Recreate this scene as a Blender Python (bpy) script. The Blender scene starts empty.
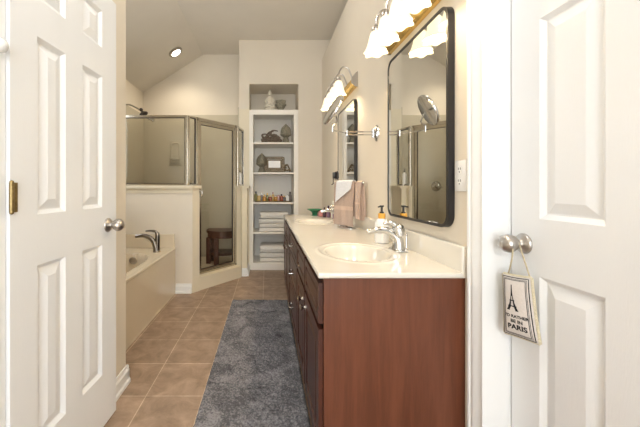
import bpy, bmesh, math, random
from mathutils import Vector, Matrix, noise
random.seed(7)
PI = math.pi
S = bpy.context.scene
C = S.collection

# ---------------------------------------------------------------- camera
cam = bpy.data.cameras.new('camera'); camo = bpy.data.objects.new('camera', cam); C.objects.link(camo)
camo.location = (0, 0, 1.12); camo.rotation_euler = (PI/2, 0, 0)
cam.sensor_width = 36; cam.lens = 312/640*36
cam.shift_x = 53/640; cam.shift_y = -26/640
cam.clip_start = 0.02
S.camera = camo
# ---------------------------------------------------------------- view and light levels
S.view_settings.view_transform = 'Standard'; S.view_settings.look = 'None'
S.view_settings.gamma = 1; S.view_settings.use_curve_mapping = False
S.view_settings.exposure = 1.02
W = bpy.data.worlds.new('world'); S.world = W; W.use_nodes = True
W.node_tree.nodes['Background'].inputs[0].default_value = (0.8, 0.88, 1, 1)
W.node_tree.nodes['Background'].inputs[1].default_value = 0.5
L_FILL_BACK = 4.2     # added fill light behind the camera, shaped as a window
L_WINDOW_TUB = 4.0      # daylight from an unseen window assumed over the tub
L_SHADE = 0.72           # glow of the vanity shades
L_BULB = 2.1            # watts per vanity bulb
L_SPOT = 16.0           # recessed light over the shower
L_FILL_DOME = 24.0            # added ceiling fill domes, out of view

# ---------------------------------------------------------------- materials
def nmat(name):
    m = bpy.data.materials.new(name); m.use_nodes = True
    return m, m.node_tree, m.node_tree.nodes['Principled BSDF']
def L(nt, a, b): nt.links.new(a, b)
def mat(name, col, rough=0.5, metal=0.0, var=0.0, scale=20, bump=0.0, bscale=60, spec=0.5, coat=0.0, stretch=(1, 1, 1)):
    m, nt, b = nmat(name)
    b.inputs['Roughness'].default_value = rough; b.inputs['Metallic'].default_value = metal
    b.inputs['Specular IOR Level'].default_value = spec; b.inputs['Coat Weight'].default_value = coat
    b.inputs['Base Color'].default_value = (*col, 1)
    tc = nt.nodes.new('ShaderNodeTexCoord'); mp = nt.nodes.new('ShaderNodeMapping'); mp.inputs['Scale'].default_value = stretch
    L(nt, tc.outputs['Object'], mp.inputs['Vector'])
    n = nt.nodes.new('ShaderNodeTexNoise'); n.inputs['Scale'].default_value = scale; n.inputs['Detail'].default_value = 4
    L(nt, mp.outputs[0], n.inputs['Vector'])
    r = nt.nodes.new('ShaderNodeValToRGB'); v = max(var, 0.01)
    r.color_ramp.elements[0].position = 0.3; r.color_ramp.elements[1].position = 0.7
    r.color_ramp.elements[0].color = (*[max(0, c*(1-v)) for c in col], 1)
    r.color_ramp.elements[1].color = (*[min(1, c*(1+v)) for c in col], 1)
    L(nt, n.outputs['Fac'], r.inputs[0]); L(nt, r.outputs[0], b.inputs['Base Color'])
    if bump > 0:
        n2 = nt.nodes.new('ShaderNodeTexNoise'); n2.inputs['Scale'].default_value = bscale; n2.inputs['Detail'].default_value = 3
        L(nt, mp.outputs[0], n2.inputs['Vector'])
        bp = nt.nodes.new('ShaderNodeBump'); bp.inputs['Strength'].default_value = bump; bp.inputs['Distance'].default_value = 0.01
        L(nt, n2.outputs['Fac'], bp.inputs['Height']); L(nt, bp.outputs[0], b.inputs['Normal'])
    return m
def emit(name, col, s):
    m, nt, b = nmat(name)
    b.inputs['Base Color'].default_value = (*[.35*c for c in col], 1); b.inputs['Emission Color'].default_value = (*col, 1)
    b.inputs['Emission Strength'].default_value = s
    return m
def glassmat(name, tint=(0.95, 0.945, 0.92), refl=0.09):
    m, nt, b = nmat(name); nt.nodes.remove(b); out = nt.nodes['Material Output']
    t = nt.nodes.new('ShaderNodeBsdfTransparent'); t.inputs[0].default_value = (*tint, 1)
    g = nt.nodes.new('ShaderNodeBsdfGlossy'); g.inputs['Roughness'].default_value = 0.02
    f = nt.nodes.new('ShaderNodeLayerWeight'); f.inputs[0].default_value = 0.15
    ma = nt.nodes.new('ShaderNodeMath'); ma.operation = 'MULTIPLY_ADD'; ma.inputs[1].default_value = 0.6; ma.inputs[2].default_value = refl*0.4
    x = nt.nodes.new('ShaderNodeMixShader')
    L(nt, f.outputs['Fresnel'], ma.inputs[0]); L(nt, ma.outputs[0], x.inputs[0]); L(nt, t.outputs[0], x.inputs[1]); L(nt, g.outputs[0], x.inputs[2]); L(nt, x.outputs[0], out.inputs[0])
    return m
def woodmat(name, c1, c2, rough=0.35):
    m, nt, b = nmat(name); b.inputs['Roughness'].default_value = rough
    tc = nt.nodes.new('ShaderNodeTexCoord'); mp = nt.nodes.new('ShaderNodeMapping'); mp.inputs['Scale'].default_value = (22, 22, 1.6)
    L(nt, tc.outputs['Object'], mp.inputs['Vector'])
    n = nt.nodes.new('ShaderNodeTexNoise'); n.inputs['Scale'].default_value = 1.2; n.inputs['Detail'].default_value = 6; n.inputs['Distortion'].default_value = 0.8
    L(nt, mp.outputs[0], n.inputs['Vector'])
    w = nt.nodes.new('ShaderNodeTexNoise'); w.inputs['Scale'].default_value = 9; w.inputs['Detail'].default_value = 3
    L(nt, mp.outputs[0], w.inputs['Vector'])
    mx = nt.nodes.new('ShaderNodeMath'); mx.operation = 'MULTIPLY_ADD'; mx.inputs[1].default_value = 0.3
    L(nt, w.outputs['Fac'], mx.inputs[0]); L(nt, n.outputs['Fac'], mx.inputs[2])
    r = nt.nodes.new('ShaderNodeValToRGB'); r.color_ramp.elements[0].position = 0.48; r.color_ramp.elements[1].position = 0.82
    r.color_ramp.elements[0].color = (*c1, 1); r.color_ramp.elements[1].color = (*c2, 1)
    L(nt, mx.outputs[0], r.inputs[0]); L(nt, r.outputs[0], b.inputs['Base Color'])
    return m
def tilemat():
    m, nt, b = nmat('floor_tile'); b.inputs['Roughness'].default_value = 0.42
    tc = nt.nodes.new('ShaderNodeTexCoord'); mp = nt.nodes.new('ShaderNodeMapping')
    mp.inputs['Location'].default_value = (0.65, -1.664+0.307*6, 0)
    L(nt, tc.outputs['Object'], mp.inputs['Vector'])
    br = nt.nodes.new('ShaderNodeTexBrick'); br.offset = 0; br.squash = 1
    for k, v in (('Scale', 1), ('Brick Width', 0.305), ('Row Height', 0.309), ('Mortar Size', 0.0032), ('Mortar Smooth', 0.4), ('Bias', 0)): br.inputs[k].default_value = v
    br.inputs['Color1'].default_value = (0.315, 0.222, 0.155, 1); br.inputs['Color2'].default_value = (0.375, 0.265, 0.185, 1)
    br.inputs['Mortar'].default_value = (0.58, 0.45, 0.33, 1)
    L(nt, mp.outputs[0], br.inputs['Vector'])
    n = nt.nodes.new('ShaderNodeTexNoise'); n.inputs['Scale'].default_value = 9; n.inputs['Detail'].default_value = 9; n.inputs['Roughness'].default_value = 0.68; n.inputs['Distortion'].default_value = 0.6
    L(nt, tc.outputs['Object'], n.inputs['Vector'])
    r = nt.nodes.new('ShaderNodeValToRGB'); r.color_ramp.elements[0].position = 0.35; r.color_ramp.elements[1].position = 0.68
    r.color_ramp.elements[0].color = (0.72, 0.70, 0.68, 1); r.color_ramp.elements[1].color = (1.25, 1.25, 1.27, 1)
    L(nt, n.outputs['Fac'], r.inputs[0])
    mx = nt.nodes.new('ShaderNodeMix'); mx.data_type = 'RGBA'; mx.blend_type = 'MULTIPLY'; mx.inputs[0].default_value = 1
    L(nt, br.outputs['Color'], mx.inputs[6]); L(nt, r.outputs[0], mx.inputs[7]); L(nt, mx.outputs[2], b.inputs['Base Color'])
    bp = nt.nodes.new('ShaderNodeBump'); bp.inputs['Strength'].default_value = 0.35; bp.inputs['Distance'].default_value = 0.003; bp.invert = True
    L(nt, br.outputs['Fac'], bp.inputs['Height']); L(nt, bp.outputs[0], b.inputs['Normal'])
    return m
def rugmat():
    m, nt, b = nmat('shag_pile'); b.inputs['Roughness'].default_value = 1; b.inputs['Specular IOR Level'].default_value = 0.1
    tc = nt.nodes.new('ShaderNodeTexCoord')
    n = nt.nodes.new('ShaderNodeTexNoise'); n.inputs['Scale'].default_value = 5; n.inputs['Detail'].default_value = 5; n.inputs['Distortion'].default_value = 1.2
    n2 = nt.nodes.new('ShaderNodeTexNoise'); n2.inputs['Scale'].default_value = 110; n2.inputs['Detail'].default_value = 2
    for q in (n, n2): L(nt, tc.outputs['Object'], q.inputs['Vector'])
    ad = nt.nodes.new('ShaderNodeMath'); ad.operation = 'MULTIPLY_ADD'; ad.inputs[1].default_value = 1.1
    L(nt, n2.outputs['Fac'], ad.inputs[0]); L(nt, n.outputs['Fac'], ad.inputs[2])
    r = nt.nodes.new('ShaderNodeValToRGB'); r.color_ramp.elements[0].position = 0.72; r.color_ramp.elements[1].position = 1.35 if False else 1.0
    sc = nt.nodes.new('ShaderNodeMath'); sc.operation = 'MULTIPLY'; sc.inputs[1].default_value = 0.8
    r.color_ramp.elements[0].color = (0.115, 0.113, 0.122, 1); r.color_ramp.elements[1].color = (0.29, 0.28, 0.29, 1)
    L(nt, ad.outputs[0], sc.inputs[0]); L(nt, sc.outputs[0], r.inputs[0])
    mp = nt.nodes.new('ShaderNodeMapping'); mp.inputs['Scale'].default_value = (9, 17, 1); mp.inputs['Rotation'].default_value = (0, 0, .25); L(nt, tc.outputs['Object'], mp.inputs['Vector'])
    n3 = nt.nodes.new('ShaderNodeTexNoise'); n3.inputs['Scale'].default_value = 1; n3.inputs['Detail'].default_value = 3; n3.inputs['Distortion'].default_value = 2.2
    L(nt, mp.outputs[0], n3.inputs['Vector'])
    r3 = nt.nodes.new('ShaderNodeValToRGB'); r3.color_ramp.elements[0].position = 0.27; r3.color_ramp.elements[1].position = 0.42
    r3.color_ramp.elements[0].color = (.45, .45, .47, 1); r3.color_ramp.elements[1].color = (1, 1, 1, 1); L(nt, n3.outputs['Fac'], r3.inputs[0])
    mx = nt.nodes.new('ShaderNodeMix'); mx.data_type = 'RGBA'; mx.blend_type = 'MULTIPLY'; mx.inputs[0].default_value = 1
    L(nt, r.outputs[0], mx.inputs[6]); L(nt, r3.outputs[0], mx.inputs[7]); L(nt, mx.outputs[2], b.inputs['Base Color'])
    return m

M = {}
M['wall'] = mat('wall_paint', (0.75, 0.68, 0.57), 0.75, var=0.015, scale=3, bump=0.04, bscale=300)
M['ceiling'] = mat('ceiling_paint', (0.76, 0.715, 0.64), 0.9, var=0.02, scale=3, bump=0.05, bscale=200)
M['trim'] = mat('white_trim_paint', (0.84, 0.84, 0.83), 0.38, var=0.01, scale=4)
M['shelfpaint'] = mat('warm_white_shelf_paint', (.87, .83, .76), .45, var=.01)
M['door'] = mat('white_door_paint', (0.82, 0.825, 0.83), 0.4, var=0.01, scale=4, bump=0.06, bscale=90, stretch=(3, 3, .4))
M['creamtrim'] = mat('cream_trim_paint', (0.76, 0.68, 0.52), 0.45, var=0.01)
M['tile'] = tilemat()
M['marble'] = mat('cultured_marble', (0.73, 0.69, 0.61), 0.14, var=0.02, scale=6, coat=0.3)
M['tub'] = mat('bone_acrylic', (0.70, 0.60, 0.45), 0.15, var=0.012, scale=3, coat=0.3)
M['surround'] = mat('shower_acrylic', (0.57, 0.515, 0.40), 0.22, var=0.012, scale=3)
M['wood'] = woodmat('cherry_veneer', (0.110, 0.033, 0.015), (0.160, 0.051, 0.024))
M['wooddark'] = woodmat('cherry_door_wood', (0.040, 0.010, 0.005), (0.085, 0.022, 0.011), 0.33)
M['shadedframe'] = woodmat('cherry_frame_shaded', (0.022, 0.006, 0.003), (0.040, 0.010, 0.006), 0.45)  # cherry darkened: shade in the door gaps is put into the colour
M['toe'] = mat('toe_kick_dark', (0.02, 0.008, 0.005), 0.6)
M['stoolwood'] = woodmat('stool_wood', (0.055, 0.017, 0.009), (0.11, 0.036, 0.018), 0.4)
M['chrome'] = mat('polished_chrome', (0.62, 0.62, 0.62), 0.07, 1.0)
M['nickel'] = mat('satin_nickel', (0.48, 0.45, 0.42), 0.30, 1.0, var=0.03, scale=30)
M['alu'] = mat('shower_frame_metal', (0.58, 0.54, 0.46), 0.22, 1.0)
M['darknickel'] = mat('dark_satin_nickel', (0.26, 0.235, 0.21), 0.25, 1.0)
M['brass'] = mat('aged_brass', (0.30, 0.22, 0.10), 0.35, 1.0, var=0.25, scale=60)
M['gold'] = mat('gold_backplate', (0.80, 0.56, 0.20), 0.24, 1.0)
M['black'] = mat('black_metal', (0.018, 0.016, 0.016), 0.32)
M['blackplastic'] = mat('black_plastic', (0.015, 0.014, 0.014), 0.3)
M['mirror'] = mat('silvered_glass', (0.86, 0.86, 0.83), 0.0, 1.0)
M['glass'] = glassmat('clear_glass')
M['shade'] = emit('frosted_shade', (1.0, 0.84, 0.55), L_SHADE)
M['lampface'] = emit('lamp_face', (1.0, 0.93, 0.80), 14)
M['rug'] = rugmat()
M['towelwhite'] = mat('white_terry', (0.82, 0.80, 0.76), 0.95, var=0.05, scale=120, bump=0.5, bscale=350)
M['towelpink'] = mat('rose_tan_terry', (0.50, 0.375, 0.305), 0.95, var=0.10, scale=150, bump=0.5, bscale=350)
M['towelband'] = mat('towel_dobby_band', (0.60, 0.45, 0.36), 0.8, var=0.05, scale=80)
M['clothwhite'] = mat('white_washcloth', (0.78, 0.78, 0.80), 0.95, var=0.06, scale=80, bump=0.4, bscale=300)
M['soapwhite'] = mat('white_plastic', (0.85, 0.84, 0.82), 0.25)
M['soapgrey'] = mat('pale_grey_print', (0.45, 0.45, 0.46), 0.4)
M['orange'] = mat('orange_collar', (0.82, 0.42, 0.07), 0.35)
M['green'] = mat('green_glaze', (0.03, 0.20, 0.09), 0.15, var=0.2)
M['pink'] = mat('pink_ceramic', (0.48, 0.20, 0.19), 0.35, var=0.1)
M['stone'] = mat('grey_green_stone', (0.27, 0.245, 0.18), 0.8, var=0.35, scale=60, bump=1.0, bscale=120)
M['bisque'] = mat('bisque_plaster', (0.62, 0.57, 0.47), 0.8, var=0.12, scale=60, bump=0.3)
M['bronze'] = mat('dark_brown_carving', (0.15, 0.11, 0.08), 0.6, var=0.6, scale=70, bump=0.5)
M['filigree'] = mat('antique_filigree', (0.20, 0.15, 0.09), 0.5, 0.3, var=0.6, scale=90)
M['paper'] = mat('white_paper', (0.92, 0.93, 0.95), 0.6)
M['canvas'] = mat('cream_canvas', (0.66, 0.60, 0.55), 0.9, var=0.04, scale=200, bump=0.3, bscale=500)
M['gusset'] = mat('ivory_knit', (0.70, 0.62, 0.44), 0.95, var=0.1, scale=150, bump=0.6, bscale=250)
M['ink'] = mat('black_ink', (0.012, 0.012, 0.014), 0.8)
M['cord'] = mat('tan_cord', (0.50, 0.42, 0.28), 0.9, var=0.1, scale=200)
M['darkbrown'] = mat('dark_brown_plastic', (0.03, 0.018, 0.012), 0.3)
M['slot'] = mat('outlet_slot', (0.05, 0.05, 0.05), 0.6)

# ---------------------------------------------------------------- mesh helpers
def NB(): return bmesh.new()
def box(bm, x0, x1, y0, y1, z0, z1, bev=0.0, seg=2):
    t = bmesh.new()
    vs = [t.verts.new((x, y, z)) for x in (x0, x1) for y in (y0, y1) for z in (z0, z1)]
    for f in ((0, 1, 3, 2), (4, 6, 7, 5), (0, 4, 5, 1), (2, 3, 7, 6), (0, 2, 6, 4), (1, 5, 7, 3)): t.faces.new([vs[i] for i in f])
    if bev > 0: bmesh.ops.bevel(t, geom=t.edges[:], offset=bev, segments=seg, profile=0.5, affect='EDGES')
    merge(bm, t)
def merge(bm, t, mtx=None):
    if mtx is not None: bmesh.ops.transform(t, matrix=mtx, verts=t.verts)
    me = bpy.data.meshes.new('tmp'); t.to_mesh(me); t.free(); bm.from_mesh(me); bpy.data.meshes.remove(me)
def prism(bm, pts, lo, hi, axis='y'):
    """pts: 2-D outline; axis y: (x,z) extruded in y; z: (x,y) in z; x: (y,z) in x"""
    def P(a, b, h): return {'y': (a, h, b), 'z': (a, b, h), 'x': (h, a, b)}[axis]
    A = [bm.verts.new(P(a, b, lo)) for a, b in pts]; B = [bm.verts.new(P(a, b, hi)) for a, b in pts]
    n = len(pts); fs = [bm.faces.new(A), bm.faces.new(B[::-1])]
    for i in range(n): fs.append(bm.faces.new((A[i], B[i], B[(i+1) % n], A[(i+1) % n])))
    return fs
def lathe(bm, prof, c=(0, 0, 0), seg=24, sx=1, sy=1, mtx=None):
    t = bmesh.new(); rings = []
    for r, z in prof:
        if r < 1e-6: rings.append([t.verts.new((0, 0, z))])
        else: rings.append([t.verts.new((r*sx*math.cos(2*PI*i/seg), r*sy*math.sin(2*PI*i/seg), z)) for i in range(seg)])
    for a, b in zip(rings, rings[1:]):
        for i in range(seg):
            j = (i+1) % seg
            if len(a) == 1 and len(b) == 1: continue
            if len(a) == 1: t.faces.new((a[0], b[j], b[i]))
            elif len(b) == 1: t.faces.new((a[i], a[j], b[0]))
            else: t.faces.new((a[i], a[j], b[j], b[i]))
    for r in (rings[0], rings[-1]):
        if len(r) > 1: t.faces.new(r)
    m = Matrix.Translation(c)
    if mtx is not None: m = m @ mtx
    merge(bm, t, m)
def tube(bm, pts, r, seg=10, cap=True):
    pts = [Vector(p) for p in pts]; n = len(pts)
    rr = r if isinstance(r, (list, tuple)) else [r]*n
    T = [(pts[min(i+1, n-1)]-pts[max(i-1, 0)]).normalized() for i in range(n)]
    u = T[0].orthogonal().normalized(); rings = []
    for i in range(n):
        u = (u - T[i]*u.dot(T[i])).normalized(); v = T[i].cross(u)
        rings.append([bm.verts.new(pts[i] + (u*math.cos(2*PI*k/seg)+v*math.sin(2*PI*k/seg))*rr[i]) for k in range(seg)])
    for a, b in zip(rings, rings[1:]):
        for k in range(seg): bm.faces.new((a[k], a[(k+1) % seg], b[(k+1) % seg], b[k]))
    if cap: bm.faces.new(rings[0][::-1]); bm.faces.new(rings[-1])
def smoothpts(pts, n=6):
    P = [Vector(p) for p in pts]; out = []
    for i in range(len(P)-1):
        p0, p1, p2, p3 = P[max(i-1, 0)], P[i], P[i+1], P[min(i+2, len(P)-1)]
        for k in range(n):
            t = k/n
            out.append(0.5*((2*p1)+(-p0+p2)*t+(2*p0-5*p1+4*p2-p3)*t*t+(-p0+3*p1-3*p2+p3)*t**3))
    out.append(P[-1]); return out
def ball(bm, c, r, sx=1, sy=1, sz=1, seg=16, mtx=None):
    t = bmesh.new(); bmesh.ops.create_uvsphere(t, u_segments=seg, v_segments=max(6, seg//2), radius=r)
    m = Matrix.Translation(c)
    if mtx is not None: m = m @ mtx
    merge(bm, t, m @ Matrix.Diagonal((sx, sy, sz, 1)))
def rrect(w, h, r, n=6):
    pts = []
    for cx, cy, a0 in ((w/2-r, h/2-r, 0), (-w/2+r, h/2-r, PI/2), (-w/2+r, -h/2+r, PI), (w/2-r, -h/2+r, 1.5*PI)):
        for k in range(n+1):
            a = a0 + PI/2*k/n; pts.append((cx+r*math.cos(a), cy+r*math.sin(a)))
    return pts
def slab(bm, O, u, v, n, W_, H_, T, panels, d=0.012, i1=0.012, i2=0.02, i3=0.045, raise_=0.002):
    """panelled leaf: O = lower corner of the FRONT face, n = outward normal, panels = (u0,u1,v0,v1)"""
    t = bmesh.new(); O, u, v, n = Vector(O), Vector(u), Vector(v), Vector(n)
    us = sorted({0, W_, *[p[0] for p in panels], *[p[1] for p in panels]})
    vs = sorted({0, H_, *[p[2] for p in panels], *[p[3] for p in panels]})
    def V(a, b, h=0): return t.verts.new(O+u*a+v*b+n*h)
    def isp(a0, a1, b0, b1): return any(p[0] <= a0 and a1 <= p[1] and p[2] <= b0 and b1 <= p[3] for p in panels)
    for a0, a1 in zip(us, us[1:]):
        for b0, b1 in zip(vs, vs[1:]):
            if not isp(a0, a1, b0, b1): t.faces.new((V(a0, b0), V(a1, b0), V(a1, b1), V(a0, b1)))
    for a0, a1, b0, b1 in panels:
        prev = None
        for ins, h in ((0, 0), (i1, -d), (i2, -d), (i3, -raise_)):
            ring = [V(a0+ins, b0+ins, h), V(a1-ins, b0+ins, h), V(a1-ins, b1-ins, h), V(a0+ins, b1-ins, h)]
            if prev:
                for k in range(4): t.faces.new((prev[k], prev[(k+1) % 4], ring[(k+1) % 4], ring[k]))
            prev = ring
        t.faces.new(prev)
    q = [V(0, 0), V(W_, 0), V(W_, H_), V(0, H_)]; p = [V(0, 0, -T), V(W_, 0, -T), V(W_, H_, -T), V(0, H_, -T)]
    for k in range(4): t.faces.new((q[k], p[k], p[(k+1) % 4], q[(k+1) % 4]))
    t.faces.new(p)
    bmesh.ops.remove_doubles(t, verts=t.verts, dist=1e-5)
    merge(bm, t)
def finish(name, bm, m, parent=None, smooth=False, recalc=True, autosmooth=None):
    if recalc: bmesh.ops.recalc_face_normals(bm, faces=bm.faces)
    me = bpy.data.meshes.new(name); bm.to_mesh(me); bm.free()
    if isinstance(m, (list, tuple)):
        for q in m: me.materials.append(q)
    else: me.materials.append(m)
    if smooth:
        for p in me.polygons: p.use_smooth = True
        if autosmooth is None: autosmooth = 40
        try: me.set_sharp_from_angle(angle=math.radians(autosmooth))
        except Exception: pass
    o = bpy.data.objects.new(name, me); C.objects.link(o)
    if parent: o.parent = parent
    return o
def tag(o, label, cat, group=None, kind=None):
    o['label'] = label; o['category'] = cat
    if group: o['group'] = group
    if kind: o['kind'] = kind
    return o
def struct(name, bm, m, label=None, **k):
    o = finish(name, bm, m, **k); o['kind'] = 'structure'
    if label: o['label'] = label; o['category'] = name.rsplit('_', 1)[0] if '_' in name else name
    return o
def thing(name, label, cat, loc=(0, 0, 0), group=None):
    o = bpy.data.objects.new(name, None); o.empty_display_size = 0.05; C.objects.link(o); o.location = loc
    return tag(o, label, cat, group)
def part(root, name, bm, m, parent=None, smooth=False, autosmooth=None):
    """bm in world coordinates; shifted into the root's frame"""
    bmesh.ops.translate(bm, vec=-Vector(root.location), verts=bm.verts)
    return finish(name, bm, m, parent or root, smooth=smooth, autosmooth=autosmooth)
def single(name, bm, m, label, cat, loc, group=None, smooth=True, autosmooth=None):
    bmesh.ops.translate(bm, vec=-Vector(loc), verts=bm.verts)
    o = finish(name, bm, m, smooth=smooth, autosmooth=autosmooth); o.location = loc
    return tag(o, label, cat, group)
def copy_tree(root):
    c = root.copy(); C.objects.link(c)
    def rec(a, b):
        for ch in list(a.children):
            d = ch.copy(); C.objects.link(d); d.parent = b; rec(ch, d)
    rec(root, c); return c

# ---------------------------------------------------------------- room dimensions
XR, XL, XE = 0.75, -1.876, -0.81        # right wall, tub-side wall, entry wall
YF, YB = 4.25, 4.72                     # shelf wall, shower back wall
ZC = 3.13
XS = -0.968                             # where the ceiling starts to slope
def zs(x): return ZC + (x-XS)*0.63 if x < XS else ZC
ZE = zs(XL)
YN = -2.0

b = NB(); box(b, XL-.12, 1.06, YN-.1, YB+.1, -0.08, 0); struct('floor', b, M['tile'])
b = NB()
prism(b, [(XL-.14, zs(XL-.14)), (XS, ZC), (1.08, ZC), (1.08, ZC+.1), (XS, ZC+.1), (XL-.14, zs(XL-.14)+.1)], YN-.1, YB+.1)
struct('ceiling', b, M['ceiling'])
# right wall with its doorway
PR = [(XR, 0), (XR, 2.86), (0.94, ZC), (1.06, ZC), (1.06, 0)]
DY0, DY1, DH = 0.30, 1.07, 2.05
b = NB(); prism(b, PR, DY1+.008, YB+.1)
prism(b, [(XR, DH), (XR, 2.86), (0.94, ZC), (1.06, ZC), (1.06, DH)], DY0-.01, DY1+.008)
prism(b, PR, YN, DY0-.01)
box(b, 0.875, 1.0, DY0, DY1, 0, DH)
struct('wall_right', b, M['wall'])
# entry wall on the left, with its return at the end of the tub
b = NB(); box(b, XE-.11, XE, YN, 1.79, 0, ZC)
prism(b, [(XL, 0), (XE-.11, 0), (XE-.11, ZC), (XS, ZC), (XL, ZE)], 1.69, 1.79)
struct('wall_entry', b, M['wall'])
b = NB(); box(b, XL-.12, XL, 1.69, YB+.1, 0, 1.25); box(b, XL-.12, XL, 1.69, YB+.1, 2.15, ZE)
box(b, XL-.12, XL, 1.69, 2.62, 1.25, 2.15); box(b, XL-.12, XL, 3.2, YB+.1, 1.25, 2.15)
struct('wall_left', b, M['wall'])
b = NB(); prism(b, [(XL, 0), (-.381, 0), (-.381, ZC), (XS, ZC), (XL, ZE)], YB, YB+.1); struct('wall_shower', b, M['wall'])
# shelf wall with niche
NX0, NX1, NZ = -.242, .428, 2.53
b = NB(); box(b, -.381, NX0, YF, YB+.1, 0, ZC); 
prism(b, [(NX1, 0), (XR, 0), (XR, 2.86), (.94, ZC), (NX1, ZC)], YF, YB+.1)
box(b, NX0, NX1, YF, YB+.1, NZ, ZC); box(b, NX0, NX1, YB, YB+.1, 0, NZ)
struct('wall_far', b, M['wall'])
b = NB(); box(b, XE, -.70, YN-.1, YN, 0, ZC); box(b, .64, XR+.3, YN-.1, YN, 0, ZC); box(b, -.70, .64, YN-.1, YN, 0, .35); box(b, -.70, .64, YN-.1, YN, 2.6, ZC)
struct('wall_back', b, M['wall'])

def window(name, quad_axis, a0, a1, z0, z1, pos, sgn, strength):
    M['sky_'+name] = emit('daylight_'+name, (0.90, 0.955, 1.0), strength)
    b = NB(); w = 0.05
    def bb(a, c, d, e, p, q):
        if quad_axis == 'y': box(b, a, c, min(p, q), max(p, q), d, e, .004)
        else: box(b, min(p, q), max(p, q), a, c, d, e, .004)
    p, q = pos-sgn*.02, pos+sgn*.03
    for r in ((a0-w, a0, z0-w, z1+w), (a1, a1+w, z0-w, z1+w), (a0, a1, z0-w, z0), (a0, a1, z1, z1+w), ((a0+a1)/2-.015, (a0+a1)/2+.015, z0, z1), (a0, a1, (z0+z1)/2-.015, (z0+z1)/2+.015)):
        bb(*r, p, q)
    o = struct(name, b, M['trim'])
    b = NB()
    if quad_axis == 'y': box(b, a0, a1, pos-sgn*.05, pos-sgn*.04, z0, z1)
    else: box(b, min(pos-sgn*.05, pos-sgn*.04), max(pos-sgn*.05, pos-sgn*.04), a0, a1, z0, z1)
    finish('window_pane', b, M['sky_'+name], o)
window('added_window_1', 'y', -.70, .64, .35, 2.6, YN, 1, L_FILL_BACK)  # glowing window added unseen behind the camera to fill the room
window('assumed_window_2', 'x', 2.62, 3.2, 1.25, 2.15, XL, 1, L_WINDOW_TUB)  # assumed window, kept out of view, for soft light on the tub

# baseboards
def bprof(b, p0, p1, n, h=0.1, t=0.015):
    """baseboard run from p0 to p1 on the floor, n = outward normal"""
    p0, p1, n = Vector((*p0, 0)), Vector((*p1, 0)), Vector((*n, 0))
    pr = [(0, 0), (t+.008, 0), (t+.008, .018), (t, .026), (t, h*.72), (t*.5, h*.8), (t*.45, h), (0, h)]
    A = [b.verts.new(p0+n*a+Vector((0, 0, z))) for a, z in pr]; B = [b.verts.new(p1+n*a+Vector((0, 0, z))) for a, z in pr]
    b.faces.new(A); b.faces.new(B[::-1])
    for i in range(len(pr)): b.faces.new((A[i], B[i], B[(i+1) % 8], A[(i+1) % 8]))
b = NB(); bprof(b, (XE, .95), (XE, 1.80), (1, 0)); bprof(b, (XE-.11, 1.79), (XE+.015, 1.79), (0, 1)); struct('baseboard_entry', b, M['trim'])
b = NB(); bprof(b, (-.968, 3.315), (-.80, 3.315), (0, -1)); struct('baseboard_tub', b, M['trim'])
b = NB(); bprof(b, (-.315, 3.95), (-.253, 3.95), (0, -1)); bprof(b, (-.253, 3.935), (-.253, 4.24), (1, 0)); struct('baseboard_shower', b, M['trim'])
b = NB(); bprof(b, (.45, YF), (XR, YF), (0, -1)); struct('baseboard_far', b, M['trim'])
b = NB(); bprof(b, (XR, 3.66), (XR, YF), (-1, 0)); struct('baseboard_right', b, M['trim'])

# doorway trim on the right: moulded casing and jamb
def casing_v(b, y0, y1, x, z1, side):
    """vertical moulding on the right wall; outer edge thick, y0 = outer edge"""
    pr = [(0, 0), (0, .010), (.006, .018), (.018, .018), (.024, .013), (.034, .013), (.042, .017), (.066, .012), (.078, .010), (.085, .006), (.085, 0)]
    s = (y1-y0)/.085
    pts = [(x-h, y0+a*s) for a, h in pr]
    prism(b, pts, 0, z1, 'z')
b = NB(); casing_v(b, 1.148, 1.078, XR, DH+.07, 1); casing_v(b, .22, .29, XR, DH+.07, 1)
box(b, XR-.016, XR, .22, 1.148, DH+.005, DH+.075, .003)
struct('trim_1', b, M['trim'])
b = NB(); box(b, XR-.012, .875, 1.07, 1.0775, 0, DH-.001); box(b, XR-.012, .875, DY0-.0095, DY0, 0, DH-.001); box(b, XR-.012, .875, DY0, 1.07, DH-.012, DH-.001)

struct('trim_2', b, M['trim'])
b = NB(); box(b, XE, -.787, .72, .9405, 0, DH+.07, .002); box(b, XE, -.795, .60, .72, 0, DH+.07, .004)
struct('trim_3', b, M['trim'])
b = NB(); ball(b, (-.764, .892, 1.528), .022, .9, 1, 1); lathe(b, [(.014, 0), (.010, .006), (.010, .02)], (-.787, .886, 1.524), 16, mtx=Matrix.Rotation(PI/2, 4, 'Y'))
single('door_stop_knob', b, M['soapwhite'], 'small round white knob high on the door casing at left edge', 'knob', (-.787, .886, 1.524))

# ---------------------------------------------------------------- interior doors
def egg_knob(root, base, d, m, prefix_parent):
    """base point on the door face, d = outward direction"""
    rot = Vector((0, 0, 1)).rotation_difference(Vector(d)).to_matrix().to_4x4()
    b = NB(); lathe(b, [(.033, 0), (.033, .004), (.029, .009), (.018, .013), (.013, .016), (.0115, .024), (.014, .028), (.022, .033), (.028, .043), (.0295, .052), (.027, .062), (.019, .071), (.008, .0755), (0, .076)], base, 28, mtx=rot)
    return part(root, 'door_knob', b, m, prefix_parent, smooth=True, autosmooth=50)
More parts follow.
